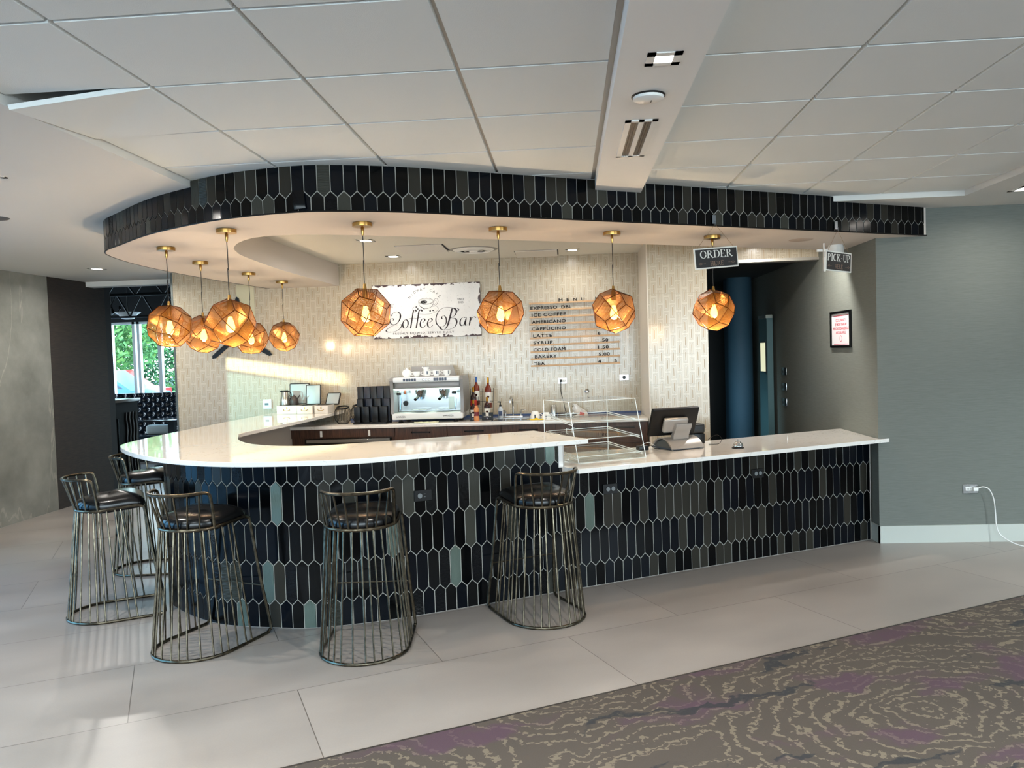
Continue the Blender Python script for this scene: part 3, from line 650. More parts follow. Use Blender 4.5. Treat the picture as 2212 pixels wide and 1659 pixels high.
# ---------------------------------------------------------------- bar stools
def ushape(hw, yb, yf, n=40, pw=1.0):
    """U from front-left round the back to front-right"""
    r_ = hw; cy = yb+r_; P = [Vector((-hw*pw, yf, 0))]
    P.append(Vector((-hw*(pw+1)/2, (yf+cy)/2, 0)))
    for k in range(13): a = pi+pi*k/12; P.append(Vector((r_*cos(a), cy+r_*sin(a), 0)))
    P.append(Vector((hw*(pw+1)/2, (yf+cy)/2, 0))); P.append(Vector((hw*pw, yf, 0))); return resample(P, n)
def make_stool():
    t = thing('bar_stool','','bar stool')
    BU = ushape(.25,-.31,.25,61,.98); RU = ushape(.205,-.235,.135,61,.97)
    def zr(p): return .722+.02*max(0,(p.y+.1))/.25
    R_ = [Vector((p.x,p.y,zr(p))) for p in RU]; B_ = [Vector((p.x,p.y,.009)) for p in BU]
    MB().tube(B_, .0095, 8).build('base_ring', bronze, t); MB().tube(R_, .0093, 8).build('seat_ring', bronze, t)
    for s in (0,-1):
        a = R_[s]; b_ = B_[s]; sg = 1
        leg = catmull([a+Vector((0,-.002,0)), a+Vector((0,.032,-.012)), a+Vector((a.x*.02,.048,-.05)), b_.lerp(a,.5)+Vector((0,.03,0)), b_+Vector((0,.022,.05)), b_+Vector((0,.012,.012)), b_+Vector((0,-.004,0))], 6)
        MB().tube(leg, .0093, 8).build('leg', bronze, t)
    for i in [int(round(4+2.5*k)) for k in range(21)]:
        MB().tube([B_[i], R_[i]], .0053, 6, caps=False).build('spindle', bronze, t)
    TU = ushape(.205,-.30,.0,61,1.0); i0, i1 = 8, 52
    top = [Vector((p.x*1.0,p.y,.93+.004*sin(i))) for i, p in enumerate(TU)]
    top = [Vector((p.x,p.y,.93)) for p in TU][i0:i1+1]; a = R_[14]; b_ = R_[46]
    pl = [a, a.lerp(top[0],.55)+Vector((0,-.004,0)), a.lerp(top[0],.9)+Vector((0,-.012,0)), top[2]+Vector((0,0,-.004))]+top[3:-3]+[top[-3]+Vector((0,0,-.004)), b_.lerp(top[-1],.9)+Vector((0,-.012,0)), b_.lerp(top[-1],.55)+Vector((0,-.004,0)), b_]
    MB().tube(resample(catmull(pl,3),70), .0093, 8).build('backrest_rail', bronze, t)
    for k in range(8):
        f = (k+.9)/8.8; p = resample(top,50)[int(f*49)]; q_ = R_[int(16+f*28)]; MB().tube([q_,p], .0055, 6, caps=False).build('backrest_spindle', bronze, t)
    fb = MB(); l0 = B_[0].lerp(R_[0],.40)+Vector((0,.03,0)); l1 = B_[-1].lerp(R_[-1],.40)+Vector((0,.03,0)); fb.tube([l0,l1], .0042, 6); fb.build('foot_bar', bronze, t)
    # cushion
    cu = MB(); OUT = ushape(.198,-.225,.165,40,.97); P2 = OUT+[Vector((x,.185,0)) for x in (.15,.08,0,-.08,-.15)]
    c_ = Vector((0,-.02,0)); m_ = len(P2); rings = []
    for (sc, z) in ((0.86,.690),(.97,.697),(1.0,.715),(1.01,.740),(.98,.762),(.9,.778),(.7,.790),(.4,.797),(.1,.80)):
        rings.append([(c_.x+(p.x-c_.x)*sc, c_.y+(p.y-c_.y)*sc, z+.010+.014*max(0,p.y+.05)/.2-(.020*max(0,(sc*p.y)-.10)/.08 if z > .73 else 0)) for p in P2])
    vs = [v for r_ in rings for v in r_]; fs = []
    for i in range(len(rings)-1):
        for j in range(m_): fs.append((i*m_+j,i*m_+(j+1)%m_,(i+1)*m_+(j+1)%m_,(i+1)*m_+j))
    fs.append(tuple(range(m_))[::-1]); fs.append(tuple((len(rings)-1)*m_+j for j in range(m_)))
    cu.add(vs, fs); cu.build('seat_cushion', leather, t, smooth=60)
    return t
st0 = make_stool(); STG = 'wire frame bar stools around the bar'
ST = [(-1.19,4.37,4.5,'centre bar stool, its back square to the room, in front of the tiled bar front'),
      (-.205,4.90,29,'rightmost bar stool, standing where the high and low counters meet'),
      (-2.17,4.42,-20,'bar stool at the rounded end of the bar, second from the left in front'),
      (-3.06,5.02,-60,'leftmost bar stool, seen from the side at the end of the bar'),
      (-3.40,6.10,-82,'farthest bar stool, mostly hidden behind the rounded end of the bar')]
for i, (x,y,a,lb) in enumerate(ST):
    if i == 0: st0.location = (x,y,0); st0.rotation_euler = (0,0,radians(a)); st0['label'] = lb; st0['group'] = STG
    else: dup(st0, (x,y,0), radians(a), lb, STG)

# ---------------------------------------------------------------- ceiling fittings
def downlight(x, y, z, sq, label, power=18, rz=0, col=(1,.95,.88)):
    t = thing('downlight', label, 'ceiling light', (x,y,z), rz, 'square recessed downlights')
    h = sq/2; mb = MB()
    for a in range(4):
        M = Matrix.Rotation(a*pi/2,4,'Z'); mb.box(-h,h,-h,-h+.030,-.004,.001,M=M)
    mb.build('trim_plate', white_plastic, t, smooth=0)
    i = h-.03; MB().box(-i,i,-i,i,-.0025,-.0005).build('lens', lamp_white, t, smooth=0)
    light('AREA','downlight_beam',(x,y,z-.01),power,col,sq*.6, spread=radians(165))
downlight(.384,2.89,2.70,.125,'square downlight in the flat ceiling beam nearest the viewer',16)
downlight(-3.14,4.13,ZD,.13,'square downlight cut by the left edge of the picture',14)
downlight(-5.06,8.2,ZD,.14,'square downlight in front of the lounge opening',14)
downlight(-1.813,7.152,2.745,.15,'square downlight behind the cord of the pendant beside the cafe sign',5)
downlight(-1.818,8.339,2.745,.15,'square downlight above the left half of the cafe sign',3)
downlight(.103,8.409,2.745,.15,'square downlight above the menu rails',2.6)
for x, y, pw in ((1.02,7.25,1.6),(2.08,7.24,13)): light('AREA','unseen_alcove_light',(x,y,2.735),pw,(1,.95,.88),.1, spread=radians(165))   # unseen behind the soffit; the second is added to brighten the side wall
downlight(3.36,5.9,ZD,.2,'square downlight cut by the right edge of the picture',4)
for x, y in ((-3.1,1.2),(.384,-.6),(2.1,1.2),(4.6,1.5),(-1.2,.9),(5.0,4.4)):  # out of frame; the last one is added to brighten the right ceiling
    light('AREA','unseen_lobby_light',(x,y,2.69),34,(.88,.98,1.0),.12, spread=radians(130))
t = thing('smoke_detector','round white smoke detector on the ceiling beam','smoke detector',(.372,3.30,2.70)); 
MB().lathe([(.045,-.022),(.062,-.016),(.066,0)],28).build('housing', white_plastic, t); MB().lathe([(.0665,-.006),(.070,-.004),(.070,0)],28).build('base_ring', black_plastic, t); MB().box(.01,.013,-.01,.02,-.0235,-.02).build('status_slot', black_plastic, t)
t = thing('air_diffuser','long white slot air diffuser in the ceiling beam','air vent',(.378,3.96,2.70)); mb = MB(); w, l = .075, .33
for x0, x1 in ((-w,-.048),(-.012,.012),(.048,w)): mb.box(x0,x1,-l,l,-.006,0)
mb.box(-w,w,-l,-l+.02,-.006,0); mb.box(-w,w,l-.02,l,-.006,0); mb.build('frame', white_plastic, t, smooth=0)
mb = MB()
for c_ in (-.03,.03): mb.box(c_-.018,c_+.018,-l+.02,l-.02,-.0012,-.0002)
mb.build('dark_slot', black_plastic, t, smooth=0); mb = MB()
for c_ in (-.036,-.024,.024,.036): mb.box(c_-.001,c_+.001,-l+.02,l-.02,-.005,-.001)
mb.build('blade', mat('vane_brown','3b2f28',0.4), t, smooth=0)
t = thing('speaker_grille','round flush speaker in the plaster ceiling at the far left','speaker',(-3.97,5.27,ZD)); MB().lathe([(0,-.006),(.075,-.006),(.085,0)][::-1],28).build('grille', mat('speaker_grey','55585a',0.6), t)
t = thing('speaker_grille','round grey speaker flush in the soffit near the doorway','speaker',(1.92,6.478,ZS)); MB().lathe([(0,-.004),(.085,-.004),(.095,0)][::-1],32).build('grille', mat('speaker_beige','a7998c',0.6), t)
t = thing('air_diffuser','round white air diffuser over the preparation area','air vent',(-.916,8.05,2.745))
mb = MB()
for r0 in (.21,.165,.12,.075): mb.lathe([(r0,0),(r0+.004,-.006),(r0-.030,-.022),(r0-.034,-.018)],36)
mb.lathe([(0,-.012),(.04,-.03),(.045,-.022)],24); mb.build('cone_rings', white_plastic, t)
MB().lathe([(0,-.001),(.24,-.001),(.25,0)],36).build('backing', mat('vent_grey','9a9994',0.6), t)
def flap(name, label, x, y, w_, d_, tilt):
    t = thing(name, label, 'access panel', (x,y,2.745)); MB().box(-w_,w_,-d_,d_,-.0015,-.0003).build('gap_shade', black_paint, t, smooth=0)  # black sheet paints in the shade of the open hatch gap
    MB().box(-w_+.008,w_-.014,0,2*d_-.02,-.008,0,M=Matrix.Translation((0,-d_+.004,-.002)) @ Matrix.Rotation(-tilt,4,'X')).build('hatch', white_paint, t, smooth=0)
flap('access_panel','square ceiling hatch hanging slightly open left of the round diffuser',-1.40,7.80,.24,.24,radians(1.6)); flap('access_panel','square ceiling hatch slightly open right of the round diffuser',-.28,8.52,.235,.22,radians(1.6))
t = thing('security_camera','white cylindrical camera under the soffit behind the pick-up sign','camera',(2.345,6.93,ZS)); MB().lathe([(.055,-.105),(.068,-.095),(.068,-.02),(.06,-.01),(.06,0)],28).build('housing', white_plastic, t); MB().cyl(0,0,-.1065,-.103,.03,20).build('lens', black_plastic, t); MB().box(-.16,-.05,-.012,.012,-.05,-.028,bev=.004).build('bracket_arm', white_plastic, t)
t = thing('wall_bracket','slim white panel bracket beside the doorway behind the pick-up sign','bracket',(2.19,6.75,2.262)); MB().box(-.010,.010,-.012,.012,0,.12,bev=.003,seg=1).box(-.008,.0,-.01,.01,.12,.237).build('plate', white_plastic, t)
t = thing('tile_sample','dark tile hanging crooked from the soffit tile band','tile'); 

# remove the crooked tile placeholder when it has no parts
sp_ = resample(SO, 700)
def at_path(px_by):   # nearest point on soffit curve to a target
    return min(sp_, key=lambda p: (p-Vector((*px_by,0))).length)
p = at_path((-1.49,4.40)); ang = atan2(-(sp_[400].y-sp_[390].y), -(sp_[400].x-sp_[390].x))
t.location = (p.x+.01,p.y-.022,2.513); t.rotation_euler = (0,0,radians(8)); MB().box(-.034,.034,-.006,.006,0,.105,bev=.004,M=Matrix.Rotation(radians(-6),4,'Y')).build('glazed_face', TILES[5], t)

# ---------------------------------------------------------------- hanging signs
sign_black = mat('sign_black','130c0b',0.5); sign_white = mat('sign_white','dcdad2',0.5); sign_brown = mat('sign_brown','7d6353',0.6)
def hang_sign(bx, z0, z1, w_, text, tw, label, tilt, yaw=0):
    x, y = W(bx, 4.425); t = thing('hanging_sign', label, 'sign', (x,y,(z0+z1)/2), TH+yaw, 'hanging signs below the soffit'); h = (z1-z0)/2; Mt = Matrix.Rotation(tilt,4,'Y')
    MB().box(-w_/2,w_/2,-.004,.004,-h,h,bev=.0035,M=Mt).build('white_border', sign_white, t)
    MB().box(-w_/2+.010,w_/2-.010,-.0055,-.0042,-h+.010,h-.010,M=Mt).build('black_panel', sign_black, t, smooth=0)
    mb = MB(); glyphs(mb, text, 0, h*.02, h*.72, tw, M=Mt, y=-.0062); mb.build('white_lettering', sign_white, t, smooth=0, fixn=False)
    mb = MB(); glyphs(mb, 'HERE', 0, -h*.72, h*.42, w_*.31, M=Mt, y=-.0062)
    for s in (1,-1):
        for a_, b_ in (((.26,-.5),(.31,-.5)),((.33,-.5),(.37,-.41)),((.37,-.41),(.42,-.5)),((.42,-.5),(.37,-.59)),((.37,-.59),(.33,-.5))):
            stroke(mb, [(s*a_[0]*w_,a_[1]*h),(s*b_[0]*w_,b_[1]*h)], .0022, smooth=False, y=-.0062, M=Mt)
    mb.build('brown_lettering', sign_brown, t, smooth=0, fixn=False)
    hz = ZS+.02-(z0+z1)/2; mb = MB()
    for s in (1,-1):
        a_ = Mt @ Vector((s*(w_/2-.02),0,h-.012)); mb.tube([a_,(s*.004,.002,hz-.015)], .0012, 5)
    mb.build('cord', mat('jute_cord','8a7354',0.8), t)
    MB().tube([(0,.012,hz+.012),(0,-.004,hz+.004),(0,-.005,hz-.014),(0,.004,hz-.018)], .0016, 6).box(-.014,.014,.012,.016,hz-.005,hz+.055).build('clear_hook', mat('hook_plastic','6a7076',0.2), t)
def glyphs(mb, text, xc, z, h, width, y=-.006, M=None):
    """bracketed serif capitals from strokes"""
    G = {'O':(.86,[('o',.43,.5,.43,.5)]), 'R':(.86,[('v',.16,0,1),('b',.16,1,.5,.40),('d',.38,.5,.80,0),('s',.16,0),('s',.16,1),('s',.80,0)]),
         'D':(.86,[('v',.16,0,1),('b',.16,1,0,.62),('s',.16,0),('s',.16,1)]), 'E':(.76,[('v',.16,0,1),('h',.16,.64,1),('h',.16,.54,.5),('h',.16,.66,0),('s',.16,0),('s',.16,1),('t',.64,1,-1),('t',.66,0,1)]),
         'P':(.76,[('v',.16,0,1),('b',.16,1,.44,.44),('s',.16,0),('s',.16,1)]), 'I':(.42,[('v',.21,0,1),('s',.21,0),('s',.21,1)]),
         'C':(.80,[('c',.42,.5,.38,.5)]), 'K':(.86,[('v',.16,0,1),('d',.68,1,.22,.45),('d',.34,.56,.76,0),('s',.16,0),('s',.16,1),('s',.70,1),('s',.78,0)]),
         'U':(.86,[('v',.16,.28,1),('u',.16,.70,.28),('v',.70,.28,1),('s',.16,1),('s',.70,1)]), 'H':(.90,[('v',.16,0,1),('v',.72,0,1),('h',.16,.72,.5),('s',.16,0),('s',.16,1),('s',.72,0),('s',.72,1)]), '-':(.5,[('h',.08,.40,.42)])}
    tot_ = sum(G[c_][0] for c_ in text)+.08*(len(text)-1); k = width/tot_; x = xc-width/2; T, Tn = .17, .085
    def P(a, b_): return (x+a*k, z+b_*h)
    for c_ in text:
        for st_ in G[c_][1]:
            o = st_[0]
            if o == 'v': stroke(mb, [P(st_[1],st_[2]),P(st_[1],st_[3])], T*k, smooth=False, y=y, M=M)
            elif o == 'h': stroke(mb, [P(st_[1],st_[3]),P(st_[2],st_[3])], Tn*h, smooth=False, y=y, M=M)
            elif o == 'd': stroke(mb, [P(st_[1],st_[2]),P(st_[3],st_[4])], T*k*.8, smooth=False, y=y, M=M)
            elif o == 's': zz_ = Tn*.5 if st_[2] == 0 else 1-Tn*.5; stroke(mb, [P(st_[1]-.16,zz_),P(st_[1]+.16,zz_)], Tn*h*.9, smooth=False, y=y, M=M)
            elif o == 't': stroke(mb, [P(st_[1],st_[2]),P(st_[1],st_[2]+.24*st_[3])], T*k*.5, smooth=False, y=y, M=M)
            else:
                if o in 'oc':
                    rg = range(0,25) if o == 'o' else range(3,22); pts = [P(st_[1]+st_[3]*.86*cos(2*pi*i/24), st_[2]+st_[4]*.95*sin(2*pi*i/24)) for i in rg]
                elif o == 'b':
                    x0, z1_, z0_, w_ = st_[1:]; zc_ = (z1_+z0_)/2; rz_ = (z1_-z0_)/2-Tn*.5; pts = [P(x0,zc_+rz_)]+[P(x0+w_*.45+w_*.55*sin(pi*i/10), zc_+rz_*cos(pi*i/10)) for i in range(11)]+[P(x0,zc_-rz_)]
                else:
                    x0, x1, zz_ = st_[1:]; pts = [P((x0+x1)/2-(x1-x0)/2*cos(pi*i/10), zz_-(zz_-.03)*sin(pi*i/10)) for i in range(11)]
                stroke(mb, pts, 0, y=y, nib=(Tn*h*.8, T*k*1.05, 0), M=M, n=2) if o in 'oc' else stroke(mb, pts, 0, y=y, nib=(Tn*h*.8, T*k, 0), M=M, n=2)
        x += (G[c_][0]+.08)*k
hang_sign(3.505, 2.205, 2.35, .375, 'ORDER', .275, 'black sign with white border reading order here, hanging tilted from the soffit', radians(-5), 0)
hang_sign(4.640, 2.195, 2.345, .280, 'PICK-UP', .245, 'black sign with white border reading pick-up here, hanging at the right', radians(3.2), radians(4))

# ---------------------------------------------------------------- cafe sign
Y0 = YW-.03
m = mat('distressed_tin','d9d7d3',0.45); q = N(m); c = q.coord('Object'); sp = q.n('ShaderNodeSeparateXYZ'); q.l(c, sp.inputs[0])
ex = q.math('SUBTRACT', .622, q.math('ABSOLUTE', sp.outputs[0])); ez = q.math('SUBTRACT', .305, q.math('ABSOLUTE', sp.outputs[2])); ed_ = q.math('MINIMUM', q.math('ADD', ex, .012), ez)
nz = q.noise(c, 14, 6, 0.75); big = q.noise(c, 3.5, 3); rust = q.math('LESS_THAN', ed_, q.math('ADD', q.math('MULTIPLY', q.math('SUBTRACT', nz, .40), .13), q.math('MULTIPLY', q.math('SUBTRACT', big, .5), .09)))
spk = q.math('GREATER_THAN', q.noise(c, 60, 4, .6), .64); bs = q.mix(q.noise(c, 5, 5), lin('c6c4c0'), lin('e6e4e1')); bs = q.mix(q.math('MULTIPLY', spk, .35), bs, lin('8d8684'))
q.l(q.mix(rust, bs, lin('35191a')), q.b.inputs['Base Color']); tin = m
sg = thing('cafe_sign','large distressed white tin cafe sign with a cup drawing on the tiled wall','sign',(-1.567,Y0,2.180))
MB().box(-.622,.622,-.004,.026,-.305,.305,bev=.002,seg=1).build('tin_panel', tin, sg)
mb = MB(); yk = -.0065; R_ = .285; txt = 'MIDWAY CAFE'; ang0, ang1 = radians(137), radians(43)
for i, ch in enumerate(txt):
    if ch == ' ': continue
    a = ang0+(ang1-ang0)*i/(len(txt)-1); M = Matrix.Translation((-.015+R_*.78*cos(a),0,-.032+R_*sin(a)*.92)) @ Matrix.Rotation(-(a-pi/2),4,'Y'); put_text(mb, ch, 0, 0, .030, y=yk, align='C', M=M, wx=.9)
put_text(mb,'CHICAGO,',-.42,.075,.019,y=yk,align='C',wx=.8); put_text(mb,'ILLINOIS',-.42,.045,.019,y=yk,align='C',wx=.8)
put_text(mb,'SINCE',.40,.105,.022,y=yk,align='C'); put_text(mb,'2025',.40,.070,.022,y=yk,align='C')
put_text(mb,'FRESHLY BREWED, SERVED DAILY',-.04,-.262,.023,y=yk,width=.70,align='C',spacing=1.3)
mb.build('dark_lettering', ink, sg, smooth=0, fixn=False)
sc_ = MB(); NB = (.0026,.0175,radians(12)); u_ = .001
def S2(pts, k=1.0, nb=NB): stroke(sc_, [(a*u_,(b_*1.08-10)*u_) for a,b_ in pts], 0, y=-.0068, nib=(nb[0],nb[1]*k,nb[2]), n=8)
# capital C with curls
S2([(-392,-88),(-378,-74),(-398,-62),(-425,-84),(-405,-120),(-350,-118),(-305,-70),(-300,-20),(-335,8),(-385,-8),(-410,-40)],.8); S2([(-300,-20),(-308,-70),(-350,-120),(-420,-150),(-470,-185),(-440,-205),(-370,-200),(-310,-170),(-288,-135),(-300,-125)],.9)
# o f f e e
def lo(x): S2([(x+28,-78),(x+2,-90),(x-14,-125),(x-6,-160),(x+22,-165),(x+44,-138),(x+46,-100),(x+28,-78),(x+8,-82)],.95)
def lf(x): S2([(x+92,2),(x+78,22),(x+58,8),(x+42,-60),(x+22,-150),(x+14,-172)],1.0); S2([(x-2,-68),(x+40,-66),(x+78,-64)],.4)
def le(x): S2([(x-8,-122),(x+22,-112),(x+42,-92),(x+30,-74),(x+6,-84),(x-12,-122),(x-6,-158),(x+20,-168),(x+52,-142)],.95)
lo(-262); lf(-205); lf(-140); le(-62); le(22)
# capital B
S2([(352,22),(372,10),(362,-6),(335,8),(300,28),(225,36),(150,5),(112,-60),(110,-120),(140,-160),(185,-165),(222,-130),(225,-80),(205,-52),(178,-60),(178,-82),(195,-86)],.75)
S2([(300,30),(285,-20),(262,-90),(235,-160),(200,-196),(165,-190),(152,-170),(168,-160)],1.35)
S2([(285,30),(330,20),(345,-15),(322,-55),(278,-75),(330,-85),(345,-125),(320,-170),(262,-196),(205,-198)],1.1)
# a r
S2([(448,-82),(420,-74),(392,-98),(382,-140),(402,-165),(430,-145),(450,-95)],.95); S2([(456,-76),(444,-130),(446,-160),(470,-150)],1.0)
S2([(486,-82),(504,-80),(498,-110),(484,-166)],1.05); S2([(494,-125),(520,-88),(548,-72),(566,-86)],.8)
o = sc_.build('script_lettering', mat('sign_ink','241318',0.6), sg, smooth=0, fixn=False); o.location = (0,0,0); o['label'] = 'large flowing script lettering'
# cup drawing
cu = MB(); yk = -.0064
def ell(cx,cz,rx,rz_,w_,a0=0,a1=2*pi): stroke(cu, [(cx+rx*cos(a0+(a1-a0)*i/28), cz+rz_*sin(a0+(a1-a0)*i/28)) for i in range(29)], w_, y=yk, n=2)
ell(0,.105,.086,.034,.003); ell(0,.104,.078,.027,.0015); ell(-.010,.018,.146,.060,.002,radians(150),radians(395))
stroke(cu, [(-.086,.10),(-.078,.065),(-.05,.035),(0,.022),(.05,.035),(.078,.065),(.086,.10)], .003, y=yk); stroke(cu, [(.082,.11),(.12,.135),(.14,.10),(.11,.055),(.07,.045)], .003, y=yk); stroke(cu, [(.085,.095),(.108,.112),(.118,.09),(.098,.065),(.077,.06)], .002, y=yk)
for bx_, bz_ in ((-.112,.045),(-.098,.022),(-.075,.008),(-.050,.0),(.045,-.005),(.080,.0)): 
    for rr_ in (.003,.006,.009): ell(bx_,bz_,rr_,rr_*.6,.003)
ell(-.025,.098,.035,.012,.010); ell(-.03,.096,.02,.006,.008)
for s in range(9): stroke(cu, [(-.07+.005*s,.06-.004*s),(-.05+.005*s,.03-.003*s)], .0012, smooth=False, y=yk)
cu.build('cup_drawing', ink, sg, smooth=0, fixn=False)

# ---------------------------------------------------------------- menu rails
mr = thing('menu_board','menu of black letters standing on ten pale wooden rails','menu board',(-.395,YW,1.500)); tilt = radians(-.55); rails = []
RT = [('TEA',[(192,375,'TEA'),(1315,1365,'4'),(1600,1642,'5')]),('',[(205,592,'BAKERY'),(1330,1520,'5.00')]),('',[(188,745,'COLD FOAM'),(1325,1505,'1.50')]),('',[(188,525,'SYRUP'),(1370,1500,'.50')]),('',[(188,520,'LATTE'),(1322,1368,'6')]),
      ('',[(165,765,'CAPPUCINO'),(1315,1365,'4')]),('',[(172,765,'AMERICANO')]),('',[(172,775,'ICE COFFEE')]),('',[(155,875,'EXPRESSO .DBL')]),('',[(655,720,'M'),(795,838,'E'),(915,968,'N'),(1052,1105,'U'),(1295,1350,'N')])]
wr = 1.005
for k in range(10):
    M = Matrix.Translation((0,0,.0785*k)) @ Matrix.Rotation(tilt,4,'Y')
    r_ = MB().box(0,wr,-.030,-.012,0,.013,M=M).box(0,wr,-.034,-.030,0,.017,M=M).box(0,wr,-.012,-.008,0,.020,M=M).box(.02,.03,-.012,0,.0,.01,M=M).box(wr-.03,wr-.02,-.012,0,.0,.01,M=M).build('rail', oak, mr, smooth=0)
    mb = MB()
    for x0, x1, s_ in RT[k][1]:
        for ox_, oz_ in ((-.0011,0),(.0011,0),(0,.0011),(0,-.0011)): put_text(mb, s_, (x0-130)*.000640+ox_, .0190+oz_, .036, y=-.024, width=(x1-x0)*.000640, M=M, thick=.004, spacing=1.12)
    mb.build('black_lettering', ink, r_, smooth=0, fixn=False)

# ---------------------------------------------------------------- outlets, thermostat, framed notice
def plate(name, label, x, y, z, w_, h_, m, rz=0, group=None):
    t = thing(name, label, 'outlet', (x,y,z), rz, group); MB().box(-w_/2,w_/2,-.006,0,-h_/2,h_/2,bev=.002,seg=1).build('cover_plate', m, t); return t
for bx, z, lab, two in ((1.432,.770,'black power outlet in the tiled bar front between two stools',0),(2.808,.677,'black two socket outlet under the left end of the service counter',1),(4.130,.668,'black two socket outlet under the middle of the service counter',1)):
    x, y = W(bx, 4.773); t = plate('power_outlet', lab, x, y, z, .118, .072, black_plastic, TH, 'black outlets in the bar front'); gm = mat('socket_cover','6c7173',0.4)
    for k in ((-.022,) if not two else (-.020,.022)): MB().lathe([(0,0),(.0155,0),(.0155,.003),(0,.003)],24,M=Matrix.Translation((k,-.0085,0)) @ Matrix.Rotation(pi/2,4,'X')).build('round_cover', gm, t)
    if not two:
        for dz_ in (-.009,.009): MB().box(.005,.016,-.0075,-.006,dz_-.0015,dz_+.0015).build('slot', gm, t, smooth=0)
t = plate('power_outlet','steel wall outlet with a black plug below the menu rails',-.044,YW-.001,1.335,.105,.066,steel); MB().box(-.036,.036,-.008,-.006,-.016,.016,bev=.002).build('socket_face', white_plastic, t)
for k in (.012,.030): MB().box(k-.001,k+.001,-.0085,-.008,-.004,.006).box(k+.005,k+.007,-.0085,-.008,-.004,.006).build('slot', black_plastic, t, smooth=0)
pc = thing('extension_cord','black plug and cord hanging from the steel wall outlet','cord',(-.062,YW-.009,1.335)); MB().box(-.013,.013,-.035,0,-.014,.014,bev=.006).build('plug', black_plastic, pc); MB().tube(catmull([(0,-.03,-.01),(-.002,-.04,-.06),(.0,-.03,-.14),(.02,-.03,-.22),(.035,-.05,-.30),(.05,-.06,-.362)],6), .004, 8).build('cable', black_plastic, pc)
t = plate('power_outlet','steel plate with one round black socket at the right of the tiled wall',.650,YW-.001,1.353,.105,.066,steel); MB().lathe([(0,0),(.019,0),(.019,.004),(0,.004)],28,M=Matrix.Translation((0,-.010,0)) @ Matrix.Rotation(pi/2,4,'X')).build('round_socket', black_plastic, t)
for k in (-.035,.036): MB().box(k-.003,k+.003,-.0075,-.006,-.006,.006).build('screw_slot', grey_plastic, t, smooth=0)
t = thing('pipe_escutcheon','round chrome cap on the tiled wall above the acrylic case','pipe cap',(.229,YW-.001,1.208)); MB().lathe([(.027,0),(.025,.006),(.012,.010),(.010,.02),(0,.022)],24,M=Matrix.Rotation(pi/2,4,'X')).build('cover', chrome, t)
t = thing('thermostat','small white thermostat low on the tiled wall above the counter','thermostat',(-3.475,YW-.001,1.165)); MB().box(-.05,.05,-.022,0,-.055,.055,bev=.006).build('housing', mat('thermostat_white','dfeaec',0.35), t); MB().box(-.028,.018,-.0235,-.022,-.014,.012).build('display', mat('lcd_grey','5d6c74',0.2), t, smooth=0)
for dz_ in (-.018,0,.018): MB().box(.032,.040,-.0235,-.022,dz_-.003,dz_+.003).build('button', grey_plastic, t, smooth=0)
# right wall outlet and cord
t = plate('power_outlet','steel outlet on the grey wall with a white plug',3.262,YF-.001,.437,.118,.075,steel); MB().box(-.040,.040,-.009,-.006,-.016,.016,bev=.002).build('socket_face', white_plastic, t)
for k in (-.024,-.006): MB().box(k-.001,k+.001,-.0095,-.009,-.006,.007).box(k+.006,k+.008,-.0095,-.009,-.006,.007).build('slot', black_plastic, t, smooth=0)
pc = thing('extension_cord','white plug and cord looping from the grey wall outlet to the floor','cord',(3.285,YF-.011,.437)); MB().box(-.014,.024,-.03,0,-.016,.016,bev=.007).build('plug', white_plastic, pc)
MB().tube(catmull([(.015,-.02,.004),(.055,-.03,.020),(.10,-.04,.0),(.132,-.045,-.08),(.145,-.045,-.2),(.150,-.05,-.30),(.175,-.07,-.37),(.25,-.16,-.423),(.36,-.24,-.428),(.55,-.26,-.428),(.8,-.2,-.428)],8), .0045, 8).build('cable', white_plastic, pc)
# framed notice on the side wall (faces -x)
Rm = Matrix.Rotation(-pi/2,4,'Z')
t = thing('framed_notice','black framed notice with red lettering on the grey wall by the counter','framed notice',(XS-.001,7.385,1.785),-pi/2)
mb = MB(); w_, h_ = .262, .168
mb.box(-w_,w_,-.018,0,h_-.022,h_,bev=0); mb.box(-w_,w_,-.018,0,-h_,-h_+.022); mb.box(-w_,-w_+.022,-.018,0,-h_+.022,h_-.022); mb.box(w_-.022,w_,-.018,0,-h_+.022,h_-.022); mb.build('frame', black_plastic, t, smooth=0)
MB().box(-w_+.02,w_-.02,-.006,-.001,-h_+.02,h_-.02).build('paper', mat('notice_paper','e3e0e4',0.5), t, smooth=0)
mb = MB(); red = mat('red_print','c8324a',0.6)
for z_, s_, wd in ((.072,'OCCUPANCY',.26),(.034,'BY MORE THAN 49',.30),(-.004,'PERSONS IS DANGEROUS',.40),(-.042,'AND UNLAWFUL',.26)): put_text(mb, s_, 0, z_, .026, y=-.0066, width=wd, align='C', off=.02)
stroke(mb,[(-.19,.125),(.19,.125)],.006,smooth=False,y=-.0066); stroke(mb,[(-.19,-.135),(.19,-.135)],.006,smooth=False,y=-.0066); stroke(mb,[(.03*cos(a/10*2*pi),-.085+.026*sin(a/10*2*pi)) for a in range(11)],.006,y=-.0066); mb.build('red_lettering', red, t, smooth=0, fixn=False)
for k, z_ in enumerate((1.355,1.175,.995)):
    t = thing('wall_switch',['top','middle','bottom'][k]+' small steel switch plate of three beside the corridor door','switch',(XS-.001,9.28,z_),-pi/2,'switch plates by the corridor door'); MB().box(-.10,.10,-.012,0,-.045,.045,bev=.004).build('plate', steel, t); MB().box(-.05,-.02,-.015,-.012,-.02,.01).build('button', black_plastic, t, smooth=0)
